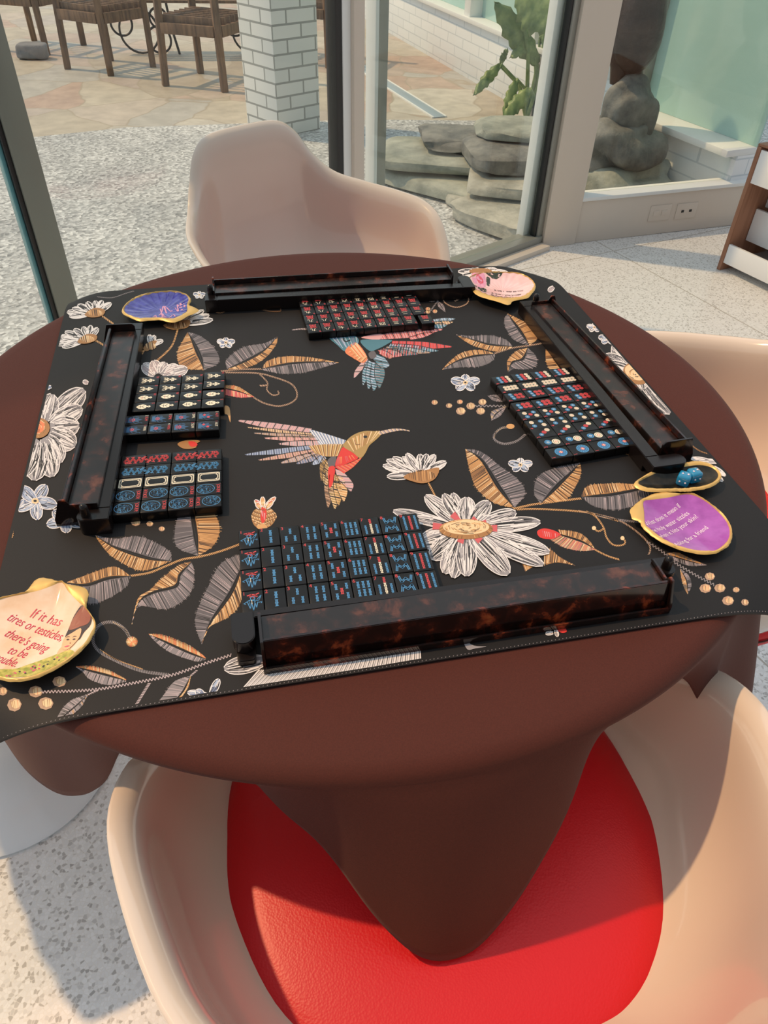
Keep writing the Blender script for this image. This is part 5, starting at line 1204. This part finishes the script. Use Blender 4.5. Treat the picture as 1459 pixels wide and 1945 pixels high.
dish('small black mussel shell dish with gold rim holding two blue dice', d3, [(95, 410), (150, 350), (280, 270), (400, 210), (550, 170), (700, 150), (830, 108), (950, 98), (1080, 130), (1180, 190), (1250, 270), (1255, 330), (1200, 400), (1100, 450), (950, 485), (800, 500), (600, 500), (400, 507), (250, 497), (150, 460)],
     [(150, 408), (220, 360), (340, 300), (480, 240), (640, 210), (800, 190), (950, 170), (1080, 190), (1160, 230), (1205, 290), (1190, 350), (1100, 415), (950, 455), (780, 475), (600, 480), (400, 480), (260, 465)], M_DBLK, rimz=.014)
M_DICE = mat('blue_translucent_acrylic', srgb(40, 156, 206), 0.06, trans=.3, coat=.4)
def die(px, z, rz, label, s=.0155):
    p = P(*d3([px])[0], z + s / 2); t = thing('die', label, 'die', (p.x, p.y, z), rz, 'blue dice in the black shell dish')
    bm = bmesh.new(); box(bm, (0, 0, s / 2), (s, s, s), bev=s * .2); obj('cube_body', bm, M_DICE, t, 60)
    for dx, dy in ((-.2, -.05), (.2, .05)):
        bm = bmesh.new(); lathe(bm, [(0, s + .0002), (.0013, s + .0002), (.0011, s + .0006), (0, s + .0007)], 12, (dx * s, dy * s, 0)); obj('pip', bm, M_PWHITE, t, 60)
    for dx in (-.22, .22):
        bm = bmesh.new(); b2 = bmesh.new(); bmesh.ops.create_uvsphere(b2, u_segments=10, v_segments=6, radius=.0012); bmesh.ops.translate(b2, verts=b2.verts, vec=(dx * s, -s / 2, s * .5)); merge(bm, b2); obj('pip', bm, M_PWHITE, t, 60)
    return t
die((760, 345), ZM + .0055, R(-30), 'blue see-through die nearer the dish centre, in the black shell dish'); die((890, 300), ZM + .0065, R(18), 'blue see-through die nearer the rack, right of the other die')

# ------------------------------------------------------------------ pedestal armchairs
RIMP = [(0, -.285, .825), (.10, -.284, .820), (.15, -.274, .792), (.185, -.252, .740), (.225, -.21, .695), (.275, -.145, .675), (.312, -.055, .665), (.329, .02, .655), (.320, .085, .632), (.298, .14, .578), (.258, .19, .512), (.20, .232, .472), (.10, .260, .455)]
rim_pts = RIMP + [(0, .265, .452)] + [(-x, y, z) for x, y, z in RIMP[:0:-1]]
def make_chair(loc, rz, label):
    t = thing('pedestal_armchair', label, 'chair', loc, rz, 'white pedestal armchairs around the table')
    NA, NR = 120, 22; rim = cat(rim_pts, NA, True); c = Vector((0, .0, .432)); bm = bmesh.new(); rows = []
    for j in range(1, NR + 1):
        s = j / NR; row = []
        for x, y, z in rim:
            p3 = Vector((x, y, z)); hgt = z - .43
            p1 = Vector((x * 1.20, y * 1.20, .408)); p2 = Vector((x * .76, y * .76, .428 + hgt * 1.0)); q = (1 - s) ** 3 * c + 3 * (1 - s) ** 2 * s * p1 + 3 * (1 - s) * s * s * p2 + s ** 3 * p3
            row.append(bm.verts.new(q))
        rows.append(row)
    cv = bm.verts.new(c)
    for k in range(NA): bm.faces.new((cv, rows[0][k], rows[0][(k + 1) % NA]))
    for A, B in zip(rows, rows[1:]):
        for k in range(NA): bm.faces.new((A[k], B[k], B[(k + 1) % NA], A[(k + 1) % NA]))
    sh = obj('shell', bm, M_SHELL, t, 180); md = sh.modifiers.new('thick', 'SOLIDIFY'); md.thickness = .009; md.offset = -1
    if sh.data.polygons[0].normal.z < 0: sh.data.flip_normals()
    md = sh.modifiers.new('round', 'BEVEL'); md.width = .003; md.segments = 2; md.limit_method = 'ANGLE'; md.angle_limit = R(50)
    bm = bmesh.new(); lathe(bm, [(0, 0), (.188, 0), (.190, .006), (.178, .014), (.125, .030), (.075, .065), (.045, .14), (.036, .25), (.045, .34), (.085, .405), (0, .41)], 56); obj('pedestal', bm, M_BASEW, t, 50)
    # seat cushion, squarer towards the front
    def cr(a, b=.256): n_ = 2.5 if math.sin(a) > 0 else 2.0; return (b if math.sin(a) > 0 else b - .010 * math.sin(a)) / (abs(math.cos(a)) ** n_ + abs(math.sin(a)) ** n_) ** (1 / n_)
    bm = bmesh.new(); NA = 72; prof = [(.0, .492), (.5, .493), (.8, .489), (.94, .480), (.985, .470), (1.0, .458), (.985, .446), (.6, .436), (0, .434)]; rows = []
    for f, z in prof:
        row = []
        for k in range(NA):
            a = 2 * pi * k / NA; r_ = cr(a); x, y = r_ * f * math.cos(a), .012 + r_ * f * math.sin(a)
            row.append(bm.verts.new((x, y, z)) if f > 0 else None)
        rows.append(row if f > 0 else [bm.verts.new((0, .012, z))])
    for A, B in zip(rows, rows[1:]):
        for k in range(NA):
            k2 = (k + 1) % NA
            if len(A) == 1: bm.faces.new((A[0], B[k], B[k2]))
            elif len(B) == 1: bm.faces.new((A[k], A[k2], B[0]))
            else: bm.faces.new((A[k], B[k], B[k2], A[k2]))
    cu = obj('seat_cushion', bm, M_RED, t, 60); cu['label'] = 'red leather seat cushion'
    bm = bmesh.new(); tube(bm, [(cr(2 * pi * k / 72, .2565) * math.cos(2 * pi * k / 72), .012 + cr(2 * pi * k / 72, .2565) * math.sin(2 * pi * k / 72), .462) for k in range(72)], .0014, 6, True); obj('piping', bm, M_PIPE, cu, 60)
    return t
ch = make_chair((0.085, 0.355, 0), R(12.3), 'white pedestal armchair with red seat, nearest the camera')
dup(ch, (-0.164, 1.714, 0), R(226), 'white pedestal armchair at the far side, before the glass wall')
dup(ch, (0.49, 0.93, 0), R(94), 'white pedestal armchair at the right of the table, only its arm in view')
dup(ch, (-0.695, 0.714, 0), R(-132), 'white pedestal armchair at the left, mostly out of view below the peach dish')

# ------------------------------------------------------------------ shelf unit by the right wall
FD = Vector((.49, -.872, 0)); DD = Vector((.872, .49, 0)); F0 = Vector((1.425, 3.135, 0)); fa = math.atan2(FD.y, FD.x)
t = thing('shelf_unit', 'low white slatted shelf unit with brown plywood ends, by the right wall', 'shelf', F0, 0, world=True)
def sb(nm, f0, f1, d0, d1_, z0, z1, m):
    c = F0 + FD * (f0 + f1) / 2 + DD * (d0 + d1_) / 2; bm = bmesh.new(); box(bm, (c.x, c.y, (z0 + z1) / 2), (f1 - f0, d1_ - d0, z1 - z0), fa, .0015); return obj(nm, bm, m, t, 30)
M_SHW = mat('white_shelf_laminate', srgb(236, 238, 240), 0.35)
sb('end_panel', 0, .018, 0, .30, 0, .50, M_PLY)['label'] = 'brown plywood end panel'; sb('end_panel', .80, .818, 0, .30, 0, .50, M_PLY)
sb('rail', .019, .799, .004, .018, .035, .115, M_SHW); sb('rail', .019, .799, .004, .018, .365, .490, M_SHW); sb('tray_front', .02, .798, .10, .114, .118, .25, M_SHW); sb('tray_front', .02, .798, .15, .164, .25, .36, M_SHW)
sb('back_panel', .019, .799, .285, .298, .03, .495, M_SHW); sb('shelf_board', .019, .799, .02, .284, .03, .042, M_SHW); sb('top_board', .0, .818, .0, .30, .501, .510, M_PLY)
# wall sockets on the right panel
def socket(px, py, label, jack):
    best = min(((Vector(PY(px, py, 3.2 + .0005 * k)) for k in range(1500))), key=lambda p: abs((p - B2).dot(N2) + .0002)); s_ = (best - B2).dot(D2); z = best.z
    c = w2(s_, z, -.0025); t = thing('wall_outlet', label, 'outlet', c, 0, 'wall plates on the right panel', world=True)
    bm = bmesh.new(); box(bm, c, (.115, .004, .072), ang2, .0015); obj('cover_plate', bm, M_PAINT, t, 40)
    bm = bmesh.new(); k = c - N2 * .003
    for dx in (-.022, .022):
        q = k + D2 * dx; wd_ = .014 if jack else .03; box(bm, q, (wd_, .003, wd_ * .8), ang2, .001)
    obj('socket', bm, M_DARKM if jack else M_PAINT, t, 40)
    return t
socket(1253, 404, 'cream blank wall plate on the low panel under the right window', False); socket(1303, 400, 'cream socket plate with dark outlets, nearer the shelf unit', True)

# ------------------------------------------------------------------ courtyard
ZG = -0.03
bm = bmesh.new(); colA, colB, colC = P(465, 238, ZG), P(530, 262, ZG), P(607, 270, ZG)
e1 = (colA - colB); e1.z = 0; rzc = math.atan2(e1.y, e1.x); la = .34; cc = colB + e1.normalized() * la / 2; nrm = Vector((e1.y, -e1.x, 0)).normalized()
if nrm.y < 0: nrm = -nrm
cc = cc + nrm * la / 2
box(bm, (0, 0, 1.4), (la, la, 2.8), 0, .004); o = struct('pillar', bm, M_BRICK); o.location = (cc.x, cc.y, ZG); o.rotation_euler = (0, 0, rzc); 
tag(o, 'white painted brick pillar on the patio', 'pillar')
def patio_chair(corners, label, first=None):
    a, b, c = [Vector(q) for q in corners]     # front-left, front-right, back-right feet
    d = a + (c - b); t = thing('patio_chair', label, 'chair', ((a + c) / 2).to_tuple()[:2] + (ZG,), 0, 'weathered wooden chairs on the patio', world=True)
    up = lambda p, z: Vector((p.x, p.y, z)); SH = .40
    for i, p in enumerate((a, b, c, d)):
        bm = bmesh.new(); top = .62 if i < 2 else .88; ctr = (a + c) / 2; inn = (ctr - p); inn.z = 0; bar(bm, up(p, ZG), up(p + inn * (.10 if i < 2 else -.02), top), .050, .050, .004); obj('leg', bm, M_TEAK, t, 30)
    ex, ey = (b - a), (c - b); ex.z = ey.z = 0
    bm = bmesh.new()
    for q0, q1 in ((a, b), (b, c), (c, d), (d, a)): bar(bm, up(q0.lerp(q1, .07), SH - .05), up(q1.lerp(q0, .07), SH - .05), .03, .07, .003)
    obj('apron', bm, M_TEAK, t, 30)
    bm = bmesh.new()
    for k in range(7):
        f = (k + .5) / 7; bar(bm, up(a + ey * f, SH), up(b + ey * f, SH), .016, ey.length / 7 * .82, .003)
    obj('slatted_seat', bm, M_TEAK, t, 30)
    bm = bmesh.new()
    for z in (.52, .62, .72, .82): bar(bm, up(d.lerp(c, .06), z), up(c.lerp(d, .06), z), .018, .055, .003)
    obj('backrest', bm, M_TEAK, t, 30)
    bm = bmesh.new()
    for q0, q1 in ((a, d), (b, c)): bar(bm, up(q0, .625), up(q1, .625), .06, .022, .004)
    obj('armrest', bm, M_TEAK, t, 30)
    return t
gz = lambda px, py: P(px, py, ZG)
patio_chair([gz(129, 131), gz(211, 144), gz(291, 127)], 'weathered wooden patio chair at the left, its legs catching the sun')
patio_chair([gz(315, 163), gz(427, 175), gz(427, 175) + (gz(373, 142) - gz(315, 163)) * 1.15], 'weathered wooden patio chair just left of the brick pillar')
q = gz(90, 104); patio_chair([q + Vector((-.5, .12, 0)), q, q + Vector((.16, .48, 0))], 'dark wooden patio chair farthest left, behind the glass mullion')
q = gz(625, 130); patio_chair([q + Vector((-.46, .2, 0)), q, q + Vector((.14, .46, 0))], 'wooden patio chair half hidden behind the brick pillar')
# iron-ended bench behind the chairs
q0, q1 = gz(285, 103), gz(440, 103); q1 = q0 + (q1 - q0) * 1.35
t = thing('garden_bench', 'black scroll-iron garden bench behind the wooden patio chairs', 'bench', (q0 + q1) / 2, 0, world=True)
dd = (q1 - q0); dd.z = 0; dn = Vector((-dd.y, dd.x, 0)).normalized()
for e_ in (q0, q1):
    bm = bmesh.new(); dv = dd.normalized() 
    for ox, oz, rr in ((-.06, .165, .165), (.10, .10, .10), (-.20, .22, .09), (.12, .26, .075)):
        tube(bm, [e_ + dv * (ox + rr * math.cos(2 * pi * k / 28)) + Vector((0, 0, oz + rr * math.sin(2 * pi * k / 28) + .01)) for k in range(28)], .010, 6, True)
    tube(bm, [e_ + dv * .26 + Vector((0, 0, .0)), e_ + dv * .22 + Vector((0, 0, .2)), e_ + dv * .20 + Vector((0, 0, .40))], .011, 6)
    obj('scroll_end', bm, M_IRON, t, 60)
bm = bmesh.new()
for k in range(5): bar(bm, q0 - dd * .1 + dn * (-.15 + .09 * k) + Vector((0, 0, .41)), q1 + dd * .1 + dn * (-.15 + .09 * k) + Vector((0, 0, .41)), .07, .02, .003)
obj('slatted_seat', bm, M_TEAK, t, 30)
bm = bmesh.new()
for z in (.55, .65, .75): bar(bm, q0 - dd * .1 + dn * .24 + Vector((0, 0, z)), q1 + dd * .1 + dn * .24 + Vector((0, 0, z)), .02, .07, .003)
obj('backrest', bm, M_TEAK, t, 30)
# drain channel in the paving
a, b = gz(683, 128), gz(835, 224); d = (b - a); d.z = 0; rz = math.atan2(d.y, d.x); c = (a + b) / 2 - d * .15
t = thing('drain_channel', 'pale metal drain channel set in the flagstones', 'drain', (c.x, c.y, ZG + .004), rz)
bm = bmesh.new(); box(bm, (0, 0, 0), (d.length * 1.3, .085, .008), 0, .001); obj('grate', bm, mat('galvanised_steel', srgb(176, 190, 202), .4, metal=.4), t, 30)
bm = bmesh.new()
for s in (1, -1): box(bm, (0, s * .05, .001), (d.length * 1.3, .014, .012), 0, .001)
obj('edge_rail', bm, M_WHITE, t, 30)
# stones
def stone(name, c, s, rz, m, label, group, seed, tilt=(0, 0), sub=3, rag=.13, pw=.42):
    rnd = random.Random(seed); bm = bmesh.new(); bmesh.ops.create_icosphere(bm, subdivisions=sub, radius=1)
    ph = [(rnd.uniform(1.5, 4), Vector((rnd.uniform(-1, 1), rnd.uniform(-1, 1), rnd.uniform(-1, 1))).normalized(), rnd.uniform(0, 6)) for _ in range(7)]
    for v in bm.verts:
        n = v.co.copy(); k = 1 + rag * sum(math.sin(f * 2 * n.dot(d) + p) for f, d, p in ph) / 2.2
        q = n * k; q = Vector((math.copysign(abs(q.x) ** pw, q.x), math.copysign(abs(q.y) ** pw, q.y), math.copysign(abs(q.z) ** pw, q.z)))
        v.co = Vector((q.x * s[0] / 2, q.y * s[1] / 2, q.z * s[2] / 2))
    o = obj(name, bm, m, ang=35); o.location = c; o.rotation_euler = (tilt[0], tilt[1], rz); tag(o, label, 'stone', group); return o
SG_ = 'stacked stones beside the plant'
def rock_at(px, py, zc, s, rz, m, label, seed, tilt=(0, 0)): 
    p = P(px, py, zc); stone('flat_stone', p, s, rz, m, label, SG_, seed, tilt)
rock_at(850, 346, ZG + .04, (.80, .40, .075), R(-36), M_STONE, 'long flat slab lowest at the left of the rock pile', 1)
rock_at(965, 412, ZG + .045, (.54, .36, .085), R(-44), M_STONE3, 'pale flat stone at the near right foot of the rock pile', 2)
rock_at(838, 296, ZG + .125, (.70, .50, .07), R(-8), M_STONE, 'broad grey-green slab on the lowest slab of the rock pile', 3)
rock_at(990, 345, ZG + .13, (.56, .44, .07), R(-14), M_STONE3, 'mossy flat slab at the right of the rock pile', 4)
rock_at(985, 292, ZG + .215, (.56, .46, .10), R(8), M_STONE2, 'dark rounded rock on top of the mossy slab', 5)
rock_at(905, 262, ZG + .20, (.62, .40, .06), R(5), M_STONE2, 'flat dark slate at the back of the rock pile', 6)
rock_at(1005, 246, ZG + .29, (.56, .38, .055), R(-4), M_STONE, 'green-grey slate topmost beneath the plant', 7)
rock_at(905, 385, ZG + .03, (.30, .22, .06), R(-60), M_STONE3, 'small pale stone between the two lowest slabs', 8)
stone('loose_stone', P(62, 96, ZG + .06), (.26, .14, .12), R(10), mat('blue_grey_stone', rough=.8, build=b_stone(srgb(110, 116, 126), srgb(150, 154, 160))), 'small blue-grey stone on the patio near the mullion', None, 9)
# the dark sculpture on its boulder
yS = 4.0
def sp_(px, py, y=yS): return PY(px, py, y)
for k, (px, py, w_, h_, sd_, lb) in enumerate(((1192, 216, .27, .26, 21, 'upper faceted boulder right under the dark sculpture'), (1172, 272, .38, .26, 22, 'middle grey boulder under the sculpture'), (1178, 322, .50, .24, 23, 'lowest grey boulder under the sculpture'), (1245, 268, .20, .16, 24, 'pale small boulder right of the sculpture base'), (1275, 315, .24, .09, 25, 'flat dark boulder below the brick ledge, right of the sculpture'))):
    p = sp_(px, py, yS + (.12 if k > 2 else 0)); p.z = ZG + h_ * .5 - .02 if k >= 2 else p.z; p = Vector((1.27, 3.90, p.z)) if k == 3 else Vector((1.37, 3.74, p.z)) if k == 4 else p; stone('boulder', p, (w_, w_ * .8, h_), R(20 * k), M_STONE2 if k in (0, 1, 4) else M_STONE, lb, 'boulders under the sculpture', sd_, sub=4, rag=.24, pw=.72)
pn = sp_(1203, 142); pb = sp_(1205, 60)
t = thing('bronze_sculpture', 'dark rounded bronze sculpture standing on boulders behind the right window', 'sculpture', pn, 0, world=True)
bm = bmesh.new(); lathe(bm, [(0, -.06), (.075, -.05), (.05, -.01), (.036, .03), (.05, .07), (0, .075)], 24, pn); obj('neck_stem', bm, M_BRONZE, t, 60)
bm = bmesh.new(); bmesh.ops.create_uvsphere(bm, u_segments=36, v_segments=24, radius=1)
for v in bm.verts:
    n = v.co; k = 1 + .12 * math.sin(3 * n.x + 1) * math.cos(2 * n.z) + .08 * math.sin(4 * n.y + n.z * 3)
    v.co = Vector((pb.x + n.x * .145 * k - .02 * n.z, pb.y + n.y * .12 * k, pb.z + .10 + n.z * .33 * (1 if n.z > 0 else .84)))
obj('body', bm, M_BRONZE, t, 60)
bm = bmesh.new()
pa = sp_(1165, 60); tube(bm, [pa + Vector((0, 0, .4)), pa + Vector((-.02, 0, .1)), sp_(1178, 125), sp_(1170, 160)], [.05, .06, .045, .03], 10); obj('side_limb', bm, M_BRONZE, t, 60)
# plant
base = P(1000, 226, ZG)
t = thing('leafy_plant', 'large leafed green plant growing against the white courtyard wall', 'plant', base, 0, world=True)
def big_leaf(p_base, p_tip, wd, droop=.06):
    a, b = Vector(p_base), Vector(p_tip); d = b - a; side = d.cross(Vector((0, -1, .35))).normalized(); nrm = d.cross(side).normalized(); bm = bmesh.new(); rows = []; n = 18
    for i in range(n + 1):
        s = i / n; w_ = wd / 2 * (math.sin(pi * min(1, s * .94 + .06)) ** .75) * (1 + .16 * math.sin(s * 34)); c = a + d * s + Vector((0, 0, -droop * s * s)); row = []
        for k in (-1, -.5, 0, .5, 1): row.append(bm.verts.new(c + side * w_ * k + nrm * (.25 * w_ * (k * k) + .008 * math.sin(s * 20 + k * 3))))
        rows.append(row)
    for A, B in zip(rows, rows[1:]):
        for k in range(4): bm.faces.new((A[k], A[k + 1], B[k + 1], B[k]))
    o = obj('leaf', bm, M_LEAF, t, 60); md = o.modifiers.new('t', 'SOLIDIFY'); md.thickness = .003
def stem(p):
    bm = bmesh.new(); m = base.lerp(Vector(p), .5) + Vector((.03, 0, .05)); tube(bm, [base, m, Vector(p)], [.016, .012, .008], 8); obj('stem', bm, M_LEAF, t, 60)
y0 = base.y
for a_, b_, w_, sy in (((1022, 122), (940, -8), .15, 0), ((985, -12), (1062, 38), .27, -.1), ((1040, 10), (1085, 80), .16, .1), ((952, 122), (900, 172), .07, -.1), ((982, 150), (958, 216), .07, -.25), ((1008, 168), (956, 222), .09, -.3), ((1015, 80), (970, 100), .07, 0), ((1025, 75), (1062, 60), .10, .1), ((950, 125), (965, 82), .04, 0)):
    pa, pb_ = PY(*a_, y0 + sy), PY(*b_, y0 + sy - .12); big_leaf(pa, pb_, w_, .03); stem(pa)
bm = bmesh.new(); tube(bm, [base + Vector((.10, .05, 0)), base + Vector((.11, .05, .2)), base + Vector((.10, .05, .42))], [.07, .085, .06], 12); obj('trunk', bm, mat('grey_trunk', rough=.8, build=b_stone(srgb(96, 98, 96), srgb(160, 160, 154), 20)), t, 50)
clear_world_tags()
